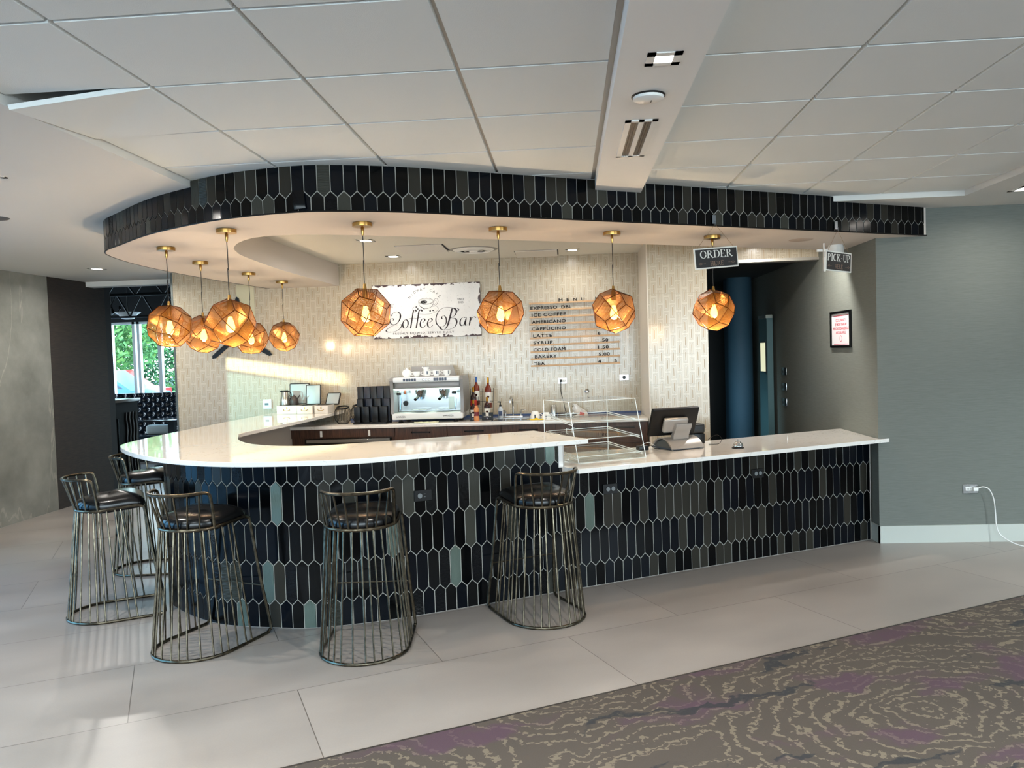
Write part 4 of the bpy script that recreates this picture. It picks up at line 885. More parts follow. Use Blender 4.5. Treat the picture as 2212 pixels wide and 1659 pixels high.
# plain panel and three bladed wall fan
t = thing('wall_patch','plain pale panel set in the tiled wall above the wall fan','panel',(-3.685,YW-.001,2.36)); MB().box(-.105,.105,-.004,0,-.22,.20).build('face', mat('pale_panel','c2bd9f',0.5), t, smooth=0)
t = thing('wall_fan','black three bladed fan on the tiled wall behind the pendants','wall fan',(-3.745,YW-.001,1.98))
MB().lathe([(.05,0),(.05,.05),(.035,.07),(0,.072)],20,M=Matrix.Rotation(pi/2,4,'X')).build('hub', black_plastic, t)
for a in (90+4,218,-34):
    M = Matrix.Rotation(-radians(a),4,'Y'); mb = MB(); pr = [(.03,-.02),(.12,-.035),(.30,-.040),(.42,-.028),(.44,0),(.40,.020),(.2,.018),(.03,.015)]
    vs = [(x,-.05+.012*sin(x*7),z_) for x,z_ in pr]+[(x,-.042+.012*sin(x*7),z_) for x,z_ in pr]; nn = len(pr)
    mb.add(vs, [list(range(nn)),list(range(nn,2*nn))[::-1]]+[(i,(i+1)%nn,nn+(i+1)%nn,nn+i) for i in range(nn)], M=M); mb.build('blade', black_plastic, t, smooth=0)

# ---------------------------------------------------------------- raised counter, far end: cases, pots
zt = 1.067
lid_m = mat('case_grey','9aa3a4',0.4); tan_m = mat('case_tan','a89880',0.5); dk = mat('case_dark','1b1514',0.5)
def small_case(x, y, w_, d_, h_, lab, lid, rz, stitched=True):
    t = thing('display_case', lab, 'case', (x,y,zt), rz, 'small suitcase shaped boxes on the counter')
    MB().box(-w_/2,w_/2,-d_/2,d_/2,0,h_,bev=.006).build('body', mat('case_cream','cfc9bf',0.45), t)
    MB().box(-w_/2+.006,w_/2-.006,-d_/2+.006,d_/2-.006,h_-.001,h_+.0015).build('dark_lining', dk, t, smooth=0)
    MB().tube(catmull([(-.035,-d_/2-.004,h_*.55),(-.028,-d_/2-.014,h_*.42),(0,-d_/2-.016,h_*.38),(.028,-d_/2-.014,h_*.42),(.035,-d_/2-.004,h_*.55)],4),.0032,6).build('handle', brass, t)
    MB().box(-.006,.006,-d_/2-.003,-d_/2+.002,h_*.55,h_*.85).build('clasp', brass, t, smooth=0)
    L, ang, dx_ = lid; M = Matrix.Translation((dx_,d_/2-.004,h_)) @ Matrix.Rotation(-ang,4,'X')
    MB().box(-w_/2,w_/2,0,.018,0,L,bev=.016,seg=3,M=M).build('lid', dk, t); MB().box(-w_/2+.010,w_/2-.010,-.001,.004,.010,L-.010,bev=.002,M=M).build('lid_lining', lid_m, t)
small_case(-3.105,8.56,.235,.20,.095,'leftmost small cream case, under the coffee pot and dark pot',(.24,radians(6),.07),radians(-3))
small_case(-2.885,8.50,.175,.19,.092,'middle small cream case with its grey lid raised',(.225,radians(8),.03),radians(-3))
small_case(-2.70,8.52,.16,.19,.088,'rightmost small cream case, brown at its side, lid leaning back',(.15,radians(32),.05),radians(-6))
t = thing('coffee_server','clear glass and steel coffee server standing on the leftmost small case','coffee pot',(-3.15,8.53,zt+.0975)); MB().lathe([(.0,.001),(.058,.001),(.060,.01),(.046,.10),(.036,.15)],24).build('glass_body', mat('pot_steel','a9a39a',0.15,0.7), t); MB().lathe([(.040,.148),(.043,.152),(.040,.165),(0,.168)],24).box(-.055,-.03,-.01,.01,.150,.162).build('black_lid', black_plastic, t); MB().tube(catmull([(.036,0,.15),(.068,0,.14),(.072,0,.09),(.055,0,.04)],5),.006,8).build('handle', black_plastic, t)
t = thing('black_pot','dark round pouring pot standing on the leftmost case against its lid','pot',(-3.035,8.50,zt+.0975)); MB().lathe([(0,.001),(.040,.001),(.048,.02),(.045,.06),(.028,.09),(.020,.10),(.006,.107),(0,.115)],24).build('body', mat('iron_brown','2a211f',0.5), t); MB().tube([(.035,0,.07),(.058,0,.095),(.066,0,.11)],[.009,.006,.004],8).build('spout', MATS['iron_brown'], t); MB().tube(catmull([(-.03,0,.09),(-.055,0,.105),(-.068,0,.07),(-.046,0,.03)],5),.005,8).build('handle', MATS['iron_brown'], t)

# back counter items
for x, y, lab in ((-2.46,8.40,'left round black wire basket on the back worktop'),(-2.33,8.60,'right round black wire basket, partly behind the cup holders')):
    t = thing('wire_basket', lab, 'basket', (x,y,zb), 0, 'wire baskets on the back worktop'); ti = radians(10)
    MB().tube([(.066*cos(a*pi/14),.066*sin(a*pi/14),.178+.012*sin(a*pi/14)) for a in range(28)],.009,8,closed=True).build('rim', black_plastic, t)
    MB().tube([(.055*cos(a*pi/12),.055*sin(a*pi/12),.005) for a in range(24)],.004,6,closed=True).build('base_ring', black_plastic, t)
    mb = MB()
    for k in range(30):
        a = 2*pi*k/30; mb.tube([(r_*cos(a),r_*sin(a),z_) for r_, z_ in ((.055,.005),(.082,.04),(.094,.09),(.086,.14),(.067,.178))],.0017,5,caps=False)
    tag(mb.build('wire_ribs', black_plastic, t),None,None,kind='stuff')
    MB().box(-.045,.045,-.03,.03,.006,.03,bev=.004).build('contents', mat('sachets','7d7a70',0.6), t)
t = thing('cup_organizer','black stepped rack of square cup holders beside the coffee machine','cup rack',(-2.10,8.36,zb)); bl = mat('organizer_black','030405',0.35,spec=.3); bn = mat('organizer_navy','0c1322',0.35,spec=.3)
MB().box(-.20,.16,-.14,.16,0,.02,bev=.004).build('base_tray', bl, t)
for r_, (y_, h_, n_) in enumerate(((-.10,.19,4),(-.02,.27,4),(.07,.40,5))):
    for k in range(n_):
        x = -.155+k*(.30/(n_-1))*.98+(.0 if r_ != 1 else .015); s_ = .033
        MB().box(x-s_,x+s_,y_-s_,y_+s_,.021,h_,bev=.004,M=None).build('cup_tube', bn if (k % 2 and r_ > 0) else bl, t)
# coffee machine
t = thing('espresso_machine','white and grey two group espresso machine on the back worktop','espresso machine',(-1.495,8.50,zb)); mw = mat('machine_white','d9dad9',0.25); mg = mat('machine_grey','7d7b79',0.3)
for x in (-.30,.30):
    for y in (-.20,.22): MB().lathe([(.026,0),(.03,.008),(.02,.02),(.02,.036)],16,M=Matrix.Translation((x,y,0))).build('foot', black_plastic, t)
MB().box(-.385,.385,-.26,.26,.036,.105,bev=.018,seg=3).build('drip_tray_housing', mw, t)
MB().box(-.36,.36,-.02,.27,.105,.49,bev=.03,seg=3).build('boiler_case', mg, t); MB().box(-.355,.355,-.025,-.019,.11,.40).build('splash_back', mat('brushed_panel','a4abad',0.22,0.9), t, smooth=0)
sd = [(-.27,.10),(-.265,.20),(-.275,.40),(-.285,.455),(-.262,.485),(-.2,.49),(.1,.49),(.2,.47),(.25,.40),(.26,.10),(.20,.10),(-.02,.12),(-.20,.105)]
for x0, lb_ in ((-.395,'side_panel'),(.36,'side_panel')):
    mb = MB(); n_ = len(sd); out = [(-.255,.10),(-.235,.24),(-.258,.40),(-.268,.455),(-.245,.485),(-.18,.492),(.18,.492),(.25,.45),(.27,.36),(.27,.10)]; n_ = len(out)
    mb.add([(x0,a,b_) for a,b_ in out]+[(x0+.035,a,b_) for a,b_ in out], [list(range(n_)),list(range(n_,2*n_))[::-1]]+[(i,(i+1)%n_,n_+(i+1)%n_,n_+i) for i in range(n_)]); mb.build(lb_, mg, t, smooth=30)
MB().box(-.36,.36,-.27,.0,.435,.49,bev=.016,seg=3).build('control_panel', mw, t); MB().box(-.355,.355,-.215,-.02,.365,.435,bev=.01).build('group_hood', mg, t)
MB().box(-.35,.35,-.21,-.03,.354,.364).build('work_light', mat('work_light','d8f0dc',0.4, emit=('d8f6e0',2.5)), t, smooth=0)
cp = MATS['machine_white']; nb = mat('button_navy','1c2742',0.3)
for x0 in (-.235,.095):
    for k in range(5): MB().box(x0+k*.029-.012,x0+k*.029+.012,-.2735,-.268,.448,.478,bev=.003,seg=1).build('dose_button', nb, t)
for k in range(3): MB().lathe([(0,0),(.008,0),(.009,.006),(0,.008)],14,M=Matrix.Translation((-.03+k*.032,-.268,.462)) @ Matrix.Rotation(pi/2,4,'X')).build('gauge', chrome, t)
for x in (-.10,.16):
    g_ = MB().lathe([(.045,.30),(.05,.33),(.05,.355)],20,M=Matrix.Translation((x,-.10,0))).lathe([(.032,.27),(.035,.30)],18,M=Matrix.Translation((x,-.10,0))).build('group_head', chrome, t)
    MB().tube([(x,-.13,.285),(x-.01,-.17,.275),(x-.025,-.25,.25)],[.010,.014,.016],10).build('portafilter_handle', black_plastic, g_); MB().tube([(x-.02,-.10,.275),(x-.02,-.10,.245)],.007,8).tube([(x+.02,-.10,.275),(x+.02,-.10,.245)],.007,8).build('spout', chrome, g_)
for x in (-.30,.30):
    MB().tube(catmull([(x,-.12,.36),(x,-.19,.33),(x+.01,-.20,.25),(x,-.20,.13)],5),.005,8).build('steam_wand', chrome, t); MB().lathe([(0,-.016),(.024,-.012),(.026,0),(.022,.012),(0,.016)],16,M=Matrix.Translation((x-.01,-.21,.315))).build('steam_knob', black_plastic, t)
MB().tube([(-.25,-.16,.35),(-.25,-.17,.31)],.012,10).build('indicator_tap', mat('amber_tap','8c4a32',0.3), t); MB().lathe([(0,0),(.028,0),(.028,.01),(0,.01)],20,M=Matrix.Translation((-.275,-.03,.20)) @ Matrix.Rotation(pi/2,4,'X')).build('pressure_gauge', black_plastic, t)
for x in (-.10,.16): MB().box(x-.085,x+.085,-.20,-.06,.130,.138,bev=.003,seg=1).build('cup_grid', steel, t)
MB().box(.20,.262,-.030,-.0255,.13,.26).build('instruction_card', mat('card_white','c9d0d0',0.5), t, smooth=0)
mb = MB(); mb.add([(-.26,.12,.49),(.27,.12,.49),(.235,.16,.60),(-.235,.16,.60),(-.26,.135,.49),(.27,.135,.49),(.235,.175,.60),(-.235,.175,.60)],[(0,1,2,3),(7,6,5,4),(0,4,5,1),(1,5,6,2),(2,6,7,3),(3,7,4,0)]); mb.build('cup_guard', mg, t, smooth=0)
mb = MB(); put_text(mb,'LAVAZZA',-.335,.058,.022,y=-.2612,width=.10); put_text(mb,'WEGA',.21,.060,.022,y=-.2612,width=.075); stroke(mb,[(.168,.078),(.18,.066),(.192,.078),(.204,.066),(.206,.08)],.005,y=-.2612); mb.build('lettering', ink, t, smooth=0, fixn=False)
mb = MB(); Mg = Matrix.Translation((0,.1185,.49)) @ Matrix.Rotation(-.35,4,'X'); put_text(mb,'WEGA',-.02,.055,.014,y=-.001,width=.14,M=Mg); stroke(mb,[(-.09,.05),(-.07,.075),(-.05,.06),(-.03,.08)],.006,y=-.001,M=Mg); mb.build('guard_lettering', mat('pale_print','d8d8d4',0.5), t, smooth=0, fixn=False)
# cups on the machine
t0 = None; zc0 = zb+.4935
for i, (x, s_) in enumerate(((-1.495-.115,.9),(-1.495-.0,1.0),(-1.495+.10,1.0),(-1.495+.215,1.0))):
    lab = ['plain white espresso cup beside the sugar bowl on the machine','white cup with one navy bar, second of the row on the machine','white cup with two navy bars, third of the row on the machine','white cup with a slim navy bar, rightmost on the machine'][i]
    c_ = thing('coffee_cup', lab, 'cup', (x,8.33,zc0), 0, 'cups on the espresso machine'); h_ = .062*s_
    MB().lathe([(0,.002),(.022,.001),(.026,.006),(.040,.03),(.041,h_),(.037,h_),(.035,.03),(.02,.01),(0,.009)],24).build('bowl', white_ceramic, c_)
    MB().tube(catmull([(-.038,-.01,h_*.8),(-.062,-.014,h_*.75),(-.060,-.014,h_*.4),(-.034,-.01,h_*.3)],5),.0042,8).build('handle', white_ceramic, c_)
    for j in range([0,1,2,1][i]):
        a = radians(-80+j*22+(20 if i == 3 else 0)); wj = .006 if i < 3 else .003; M = Matrix.Rotation(a,4,'Z'); MB().box(.0405,.042,-wj,wj,h_*.35,h_*.92,M=M).build('navy_bar', nb, c_, smooth=0)
c_ = thing('sugar_bowl','white lidded bowl at the left end of the row on the machine','bowl',(-1.495-.225,8.34,zc0)); MB().lathe([(0,.001),(.035,.001),(.052,.03),(.050,.055),(.042,.066)],24).build('bowl', white_ceramic, c_); MB().lathe([(.043,.066),(.03,.078),(.010,.085),(.008,.090),(.011,.097),(0,.102)],20).build('lid', white_ceramic, c_)
c_ = thing('white_jug','small white spouted jug standing behind the cups on the machine','jug',(-1.495-.03,8.44,zc0)); MB().lathe([(0,.001),(.03,.001),(.04,.03),(.028,.07),(.034,.10),(.0,.098)],20).build('body', white_ceramic, c_); MB().tube([(-.02,0,.08),(-.045,0,.10)],[.012,.005],8).build('spout', white_ceramic, c_)
t = thing('folded_cloth','cream cloth lying under the front of the espresso machine','cloth',(-1.50,8.21,zb)); mb = MB(); nx = 14
vs = []; 
for j in range(5):
    for i in range(nx): vs.append((-.13+.26*i/(nx-1), -.03+.06*j/4, .004+.012*abs(sin(i*.9+j*.8))*sin(pi*(j+.3)/4.6)))
mb.add(vs, [(j*nx+i,j*nx+i+1,(j+1)*nx+i+1,(j+1)*nx+i) for j in range(4) for i in range(nx-1)]); mb.build('fabric', mat('cream_cloth','ddd8b8',0.8), t)
# syrup rack and bottles
gl = mat('amber_glass','6e2510',0.08, spec=0.8); gl2 = mat('dark_syrup','2a0f12',0.08, spec=0.8); gold = mat('gold_foil','a8741f',0.3,0.8); lbl = mat('label_white','d8d3c8',0.5); redl = mat('label_red','b8332c',0.5)
t = thing('bottle_rack','black wire bottle rack with a solid front at the worktop','rack',(-.93,8.42,zb))
for x0, x1 in ((-.12,-.045),(.012,.13)): MB().box(x0,x1,-.075,-.069,.002,.085).box(x0,x1,-.075,.07,.001,.005).build('front_panel', black_plastic, t, smooth=0)
mb = MB(); put_text(mb,'Gourmet Syrups',.071,.040,.010,y=-.0756,width=.08,align='C'); mb.build('panel_lettering', lbl, t, smooth=0, fixn=False)
mb = MB()
for x in (-.12,-.035,.012,.13): mb.tube([(x,-.07,.003),(x,.02,.20),(x,.085,.34)],.0028,6)
for z_, y_ in ((.20,.02),(.30,.065)): mb.tube([(-.12,y_,z_),(.13,y_,z_)],.0028,6)
mb.build('wire_frame', black_plastic, t)
def bottle(x, y, z, h_, r_, body, cap, lab, label_m=lbl, mark=redl):
    b_ = thing('syrup_bottle', lab, 'bottle', (x,y,z), 0, 'syrup bottles in the wire rack'); s_ = h_
    MB().lathe([(0,0),(r_*.95,0),(r_,.01),(r_,s_*.58),(r_*.85,s_*.66),(r_*.38,s_*.76),(r_*.32,s_*.90),(0,s_*.90)],20).build('glass', body, b_); MB().lathe([(r_*.36,s_*.80),(r_*.38,s_*.99),(0,s_)],16).build('cap', cap, b_)
    MB().lathe([(r_+.0006,s_*.16),(r_+.0006,s_*.50)],20).build('label', label_m, b_); MB().lathe([(0,0),(r_*.35,0)],12,M=Matrix.Translation((0,-r_-.0015,s_*.36)) @ Matrix.Rotation(pi/2,4,'X')).build('label_mark', mark, b_)
bottle(-.855,8.47,zb+.13,.33,.036,gl,gold,'tall amber syrup bottle at the right of the upper row, clear white label'); bottle(-.985,8.49,zb+.16,.31,.034,gl,mat('cap_blue','1e4f8f',0.4),'amber bottle with a blue cap at the top left of the rack')
bottle(-1.015,8.44,zb+.08,.28,.034,gl2,gold,'dark bottle with gold neck in the middle of the left column',redl); bottle(-.862,8.375,zb+.006,.245,.034,gl2,gold,'dark red syrup bottle low at the right of the rack'); bottle(-1.012,8.375,zb+.006,.22,.034,gl2,gold,'short dark bottle low at the left behind the orange sauce bottle',lbl,black_plastic)
t = thing('sauce_bottle','orange squeeze bottle with a maroon label in front of the rack','bottle',(-.97,8.29,zb)); MB().lathe([(0,0),(.028,0),(.030,.01),(.029,.05),(.023,.075),(.026,.10),(.030,.125),(.022,.14),(.018,.150),(.018,.165),(0,.167)],22).build('body', mat('caramel_orange','c9824c',0.35), t); MB().lathe([(.0296,.055),(.0242,.074),(.0268,.098)],22).build('label', mat('maroon','6b1420',0.5), t)
# sink area
t = thing('sink','small stainless steel sink set in the back worktop','sink',(-.60,8.36,zb)); mb = MB()
mb.box(-.21,.21,-.19,-.16,0,.004); mb.box(-.21,.21,.13,.20,0,.004); mb.box(-.21,-.18,-.16,.13,0,.004); mb.box(.18,.21,-.16,.13,0,.004); mb.build('rim', steel, t, smooth=0)
MB().box(-.18,.18,-.16,.13,.0006,.0016).build('basin', mat('basin_dark','3c3a38',0.25,0.8), t, smooth=0)
t = thing('faucet','chrome gooseneck faucet with two lever handles behind the sink','faucet',(-.60,8.62,zb)); MB().box(-.11,.11,-.025,.025,.0,.022,bev=.008).build('base_plate', chrome, t); MB().tube(catmull([(0,0,.02),(0,0,.15),(-.004,-.01,.21),(-.015,-.055,.235),(-.022,-.09,.205),(-.023,-.095,.17)],6),.010,10).build('spout', chrome, t)
for s in (-1,1): MB().tube([(s*.085,0,.02),(s*.085,0,.075)],.012,10).tube([(s*.085,0,.078),(s*.085+.06*s,-.02,.088)],.006,8).build('lever_handle', chrome, t)
t = thing('soap_dispenser','clear soap bottle with a black pump beside the faucet','soap bottle',(-.735,8.56,zb)); MB().lathe([(0,0),(.028,0),(.030,.01),(.030,.10),(.014,.125),(.014,.13),(0,.13)],20).build('bottle', mat('soap_clear','c9ced2',0.1), t); MB().box(-.02,.02,-.0312,-.028,.03,.08).build('label', mat('label_blue','39486b',0.5), t, smooth=0); MB().lathe([(.014,.13),(.014,.15),(.006,.152),(.006,.18),(0,.18)],14).box(-.03,.008,-.006,.006,.175,.187).build('pump', black_plastic, t)
t = thing('yellow_cloth','yellow cleaning cloth on the worktop right of the sink','cloth',(-.33,8.25,zb)); mb = MB(); nx = 12; vs = []
for j in range(9):
    for i in range(nx):
        u, v_ = i/(nx-1)*2-1, j/8*2-1; r2 = min(1, sqrt(u*u+v_*v_)); vs.append((.095*u,.055*v_,.002+.022*(1-r2)*(.6+.5*sin(i*1.7+j*1.1))))
mb.add(vs, [(j*nx+i,j*nx+i+1,(j+1)*nx+i+1,(j+1)*nx+i) for j in range(8) for i in range(nx-1)]); mb.build('fabric', mat('yellow_cloth','e8c81e',0.8), t)
for x, y, s_, lab in ((-.345,8.36,1.25,'white cup upside down behind the yellow cloth'),(-.225,8.30,1.1,'white cup with a navy bar right of the yellow cloth')):
    c_ = thing('coffee_cup', lab, 'cup', (x,y,zb), 0, 'cups beside the yellow cloth'); MB().lathe([(.044*s_,0),(.043*s_,.03),(.028*s_,.062*s_),(.024*s_,.067*s_),(0,.067*s_)],22).build('bowl', white_ceramic, c_); MB().tube(catmull([(.04*s_,-.01,.02),(.064*s_,-.012,.03),(.05*s_,-.012,.055),(.032*s_,-.01,.05)],4),.004,8).build('handle', white_ceramic, c_); MB().box(-.006,.006,-.046*s_,-.040*s_,.012,.05).build('navy_bar', nb, c_, smooth=0)
t = thing('steel_canister','small steel canister on the worktop seen beside the acrylic case','canister',(-.15,8.62,zb)); MB().lathe([(0,0),(.035,0),(.035,.12),(.028,.13),(0,.132)],22).build('body', steel, t)
t = thing('folded_towel','dark grey folded cloth on the worktop behind the acrylic case','towel',(.005,8.62,zb)); MB().box(-.11,.10,-.05,.05,.001,.032,bev=.014,seg=3).build('fabric', mat('charcoal_cloth','2c2a2c',0.85), t)
t = thing('plastic_bag','crumpled clear bag with red print on the worktop behind the case','bag',(.16,8.60,zb)); mb = MB(); rg = random.Random(4); vs = []; 
for j in range(7):
    for i in range(12):
        a = 2*pi*i/12; rr_ = (.075*(1-j/7.5))*(1+.3*rg.uniform(-1,1)); vs.append((rr_*cos(a)*1.2-.012*j,rr_*sin(a)*.6,.022*j+.001))
mb.add(vs, [(j*12+i,j*12+(i+1)%12,(j+1)*12+(i+1)%12,(j+1)*12+i) for j in range(6) for i in range(12)]); mb.build('film', mat('film_clear','cfcac4',0.15), t, smooth=0); MB().box(-.03,.02,-.072,-.066,.01,.045,M=Matrix.Rotation(.2,4,'Y')).build('red_print', redl, t, smooth=0)

# ---------------------------------------------------------------- acrylic pastry case
zl = .864
def Wl(bx, by, z=0): x, y = W(bx,by); return (x,y,z)
ac = thing('acrylic_display_case','clear acrylic pastry case with three shelves on the lower counter','display case',(*W(2.60,4.84),zl),TH)
wd, dp, ht, ft = .56, .54, .43, .13     # width, bottom depth, height, how far the top front edge is set back
def sheet(name, quad, th=.004):
    P = [Vector(p) for p in quad]; nrm = (P[1]-P[0]).cross(P[3]-P[0]).normalized()*th; vs = P+[p+nrm for p in P]
    return MB().add(vs,[(0,3,2,1),(4,5,6,7),(0,1,5,4),(1,2,6,5),(2,3,7,6),(3,0,4,7)]).build(name, acrylic, ac, smooth=0)
for x in (0,wd-.004): sheet('side_panel',[(x,0,0),(x,dp,0),(x,dp,ht),(x,ft,ht)])
sheet('front_panel',[(0,0,0),(wd,0,0),(wd,ft,ht),(0,ft,ht)]); sheet('top_panel',[(0,ft,ht),(wd,ft,ht),(wd,dp,ht),(0,dp,ht)]); sheet('base_panel',[(0.005,0.01,.004),(wd-.005,0.01,.004),(wd-.005,dp,.004),(.005,dp,.004)])
edm = mat('acrylic_edge_white','eef4f3',0.2)
mb = MB()
for x in (0,wd):
    L_ = [(x,0,0),(x,ft,ht),(x,dp,ht),(x,dp,0)]
    for a_, b_ in zip(L_, L_[1:]): mb.tube([a_,b_],.003,5)
    mb.tube([(x,0,.0015),(x,dp,.0015)],.0015,5)
mb.tube([(0,ft,ht),(wd,ft,ht)],.0018,5); mb.tube([(0,0,.002),(wd,0,.002)],.0018,5); mb.tube([(0,dp,.002),(wd,dp,.002)],.0016,5); mb.build('polished_edge', edm, ac)
for z_, y0 in ((.27,.105),(.15,.07),(.03,.03)):
    tr_ = sheet('tray',[(.02,y0,z_),(wd-.02,y0,z_),(wd-.02,dp-.03,z_+.03),(.02,dp-.03,z_+.03)]); mb = MB()
    T_ = [(.02,y0,z_+.012),(wd-.02,y0,z_+.012),(wd-.02,dp-.03,z_+.042),(.02,dp-.03,z_+.042)]; mb.tube(T_,.0022,5,closed=True)
    for p in T_: mb.tube([p,(p[0],p[1],p[2]-.012)],.0018,5)
    mb.build('tray_lip', edm, tr_)
    mb = MB()
    for x in (.006,wd-.012): 
        for dz_ in (0,.014): mb.tube([(x,y0-.01,z_-.006+dz_),(x,dp-.02,z_+.026+dz_)],.0028,5)
    mb.build('shelf_rail', edm, ac)
mb = MB()
for z_ in (.29,.17):
    for x in (.20,.25): mb.tube([(x,dp-.015,z_+.03),(x,dp+.02,z_+.025),(x,dp+.02,z_-.01),(x,dp-.015,z_-.015)],.003,6)
mb.build('rear_pull', edm, ac)
mb = MB()
for p in ((.03,ft-.004,ht-.03),(wd-.03,ft-.004,ht-.03),(wd-.09,dp-.05,ht+.003),(wd-.19,dp-.05,ht+.003)): mb.lathe([(0,-.003),(.003,-.003),(.003,.003),(0,.003)],8,M=Matrix.Translation(p))
mb.build('rivet', black_plastic, ac)

# ---------------------------------------------------------------- till, printer, bell
bx0, by0 = 3.665, 5.15
t = thing('pos_terminal','point of sale terminal with a black screen on a silver stand, seen from behind','till',(*W(bx0,by0),zl),TH); silver = mat('silver_plastic','9c9690',0.32,0.4)
def profile(name, prof, x0, x1, m_, par_, smooth=50):
    n_ = len(prof); f_ = [tuple(range(n_)),tuple(range(n_,2*n_))[::-1]]+[(i,(i+1)%n_,n_+(i+1)%n_,n_+i) for i in range(n_)]
    return MB().add([(x0,a,b_) for a,b_ in prof]+[(x1,a,b_) for a,b_ in prof], f_).build(name, m_, par_, smooth=smooth)
arch = [(-.135,.014),(-.12,.035),(-.085,.066),(-.045,.086),(0,.094),(.05,.088),(.10,.064),(.14,.026),(.15,.012)]
profile('arched_foot', arch+[(p[0]*.94,p[1]-.010) for p in arch[::-1]], -.15,.15, silver, t)
profile('foot_core', [(-.12,.012),(-.08,.05),(0,.080),(.08,.055),(.13,.014)], -.135,.135, mat('dark_core','3c4244',0.5), t)
MB().box(-.14,.12,-.13,.13,.004,.014,bev=.004).build('blue_base_plate', mat('base_blue','1d3148',0.4), t); 
for x in (-.11,.12): MB().cyl(x,-.10,0,.01,.010,12).build('rubber_foot', black_plastic, t)
nk = [(-.06,.080),(-.065,.11),(-.085,.145),(-.105,.18),(-.105,.20),(-.07,.20),(-.055,.15),(-.03,.11),(-.02,.085)]; profile('neck', nk, -.085,.06, silver, t)
tl_ = radians(-24); Ms = Matrix.Translation((-.065,-.035,.215)) @ Matrix.Rotation(radians(-6),4,'Z') @ Matrix.Rotation(-tl_,4,'X')
MB().box(-.205,.205,-.012,.016,-.115,.125,bev=.010,seg=3,M=Ms).build('screen_housing', black_plastic, t); MB().box(-.19,.19,.0165,.018,-.10,.11,M=Ms).build('screen', mat('screen_glass','0a0c10',0.05), t, smooth=0)
MB().box(-.105,.105,-.055,-.012,-.07,.055,bev=.022,seg=3,M=Ms).build('hinge_cover', silver, t)
mb = MB(); Mf = Matrix.Translation((0,0,0)); 
for k_2, w2 in ((.058,.036),(.050,.036)): stroke(mb, [(.03,k_2),(.03+w2,k_2)], .003, smooth=False, y=-.1015+ (k_2-.05)*.8)
mb.build('maker_lettering', ink, t, smooth=0, fixn=False)
t = thing('receipt_printer','black receipt printer half hidden behind the till','printer',(*W(3.95,5.34),zl),TH-.1); MB().box(-.07,.07,-.075,.075,0,.085,bev=.008).build('body', black_plastic, t); MB().box(-.085,.075,-.075,.06,.085,.165,bev=.02,seg=3).build('top_cover', mat('printer_dark','0b0c0d',0.45), t); MB().box(-.13,-.085,-.03,.06,.03,.14,bev=.01).build('side_module', mat('pale_teal_plastic','a9bcb6',0.4), t)
t = thing('extension_cord','thin black cord looping out from behind the receipt printer','cord',(*W(3.99,5.19),zl+.003)); MB().tube(catmull([(.0,.02,.03),(.03,.0,.06),(.075,-.01,.075),(.105,-.02,.045),(.085,-.03,.008),(.04,-.03,.002),(.0,-.02,.002)],7),.0022,6).build('cable', black_plastic, t)
t = thing('power_adapter','small black power adapter with cord between the acrylic case and the till','adapter',(*W(3.37,5.21),zl),TH); MB().box(-.045,.045,-.025,.025,0,.035,bev=.006).build('body', black_plastic, t); MB().tube(catmull([(.045,0,.02),(.075,-.01,.03),(.10,-.03,.008),(.14,-.02,.004),(.2,.02,.004)],6),.0022,6).build('cable', black_plastic, t); MB().tube(catmull([(-.04,.0,.02),(.03,.06,.03),(.09,.05,.05),(.14,.03,.02)],6),.0022,6).build('cable', mat('white_cable','c9c9c5',0.5), t)
t = thing('service_bell','chrome counter bell on a black base on the lower counter','bell',(*W(4.02,4.86),zl)); MB().lathe([(0,.0),(.047,.0),(.047,.006),(.038,.014),(0,.014)],28).build('base', black_plastic, t); MB().lathe([(.040,.016),(.039,.024),(.032,.040),(.018,.051),(0,.054)],28).build('dome', chrome, t); MB().lathe([(.003,.052),(.003,.060),(.006,.062),(.005,.067),(0,.068)],12).build('plunger', chrome, t)

# ---------------------------------------------------------------- lounge beyond the opening, at the far left
wf = mat('window_white_frame','eef5f5',0.3); blackm = black_paint
mb = MB(); mb.box(-12,-5.98,9.82,9.95,0,3.6); mb.box(-12.1,-12,9.8,14,2.9,3.6); mb.box(-4.575,-4.4,YW+.2,14,0,3.6); struct('wall_lounge', mb, mat('lounge_dark','1a1d1f',0.8), 'dark walls of the lounge beyond the opening')
mb = MB(); mb.box(-12,-4.4,9.6,14,3.5,3.6); struct('ceiling', mb, blackm, 'black open ceiling of the lounge')
mb = MB(); mb.box(-6.2,-4.4,9.6,9.7,2.74,3.6); mb.box(-12,-4.4,13.7,13.85,2.46,3.6); mb.box(-12,-8.66,13.7,13.85,0,2.46); struct('wall_lounge', mb, mat('lounge_black','0e1113',0.8), 'black header wall above the lounge windows')
wn2 = MB(); 
for x, w_ in ((-8.60,.14),(-8.36,.05),(-8.27,.05),(-7.84,.05),(-7.75,.05),(-7.36,.07),(-6.9,.05),(-6.62,.04),(-6.0,.08),(-5.2,.08)): wn2.box(x-w_/2,x+w_/2,13.72,13.80,0.05,2.46)
wn2.box(-8.66,-4.5,13.72,13.80,2.42,2.47); wn2.box(-8.66,-4.5,13.72,13.80,0,.08); w2 = struct('window_2', wn2, wf, 'tall lounge windows with pale mullions'); gp = MB().box(-8.54,-4.5,13.755,13.765,.08,2.42).build('glass_pane', clear_glass, w2, smooth=0)
tr = thing('ceiling_truss','black open web truss under the lounge ceiling, nearer one','truss',(0,11.3,0),0,'trusses in the lounge')
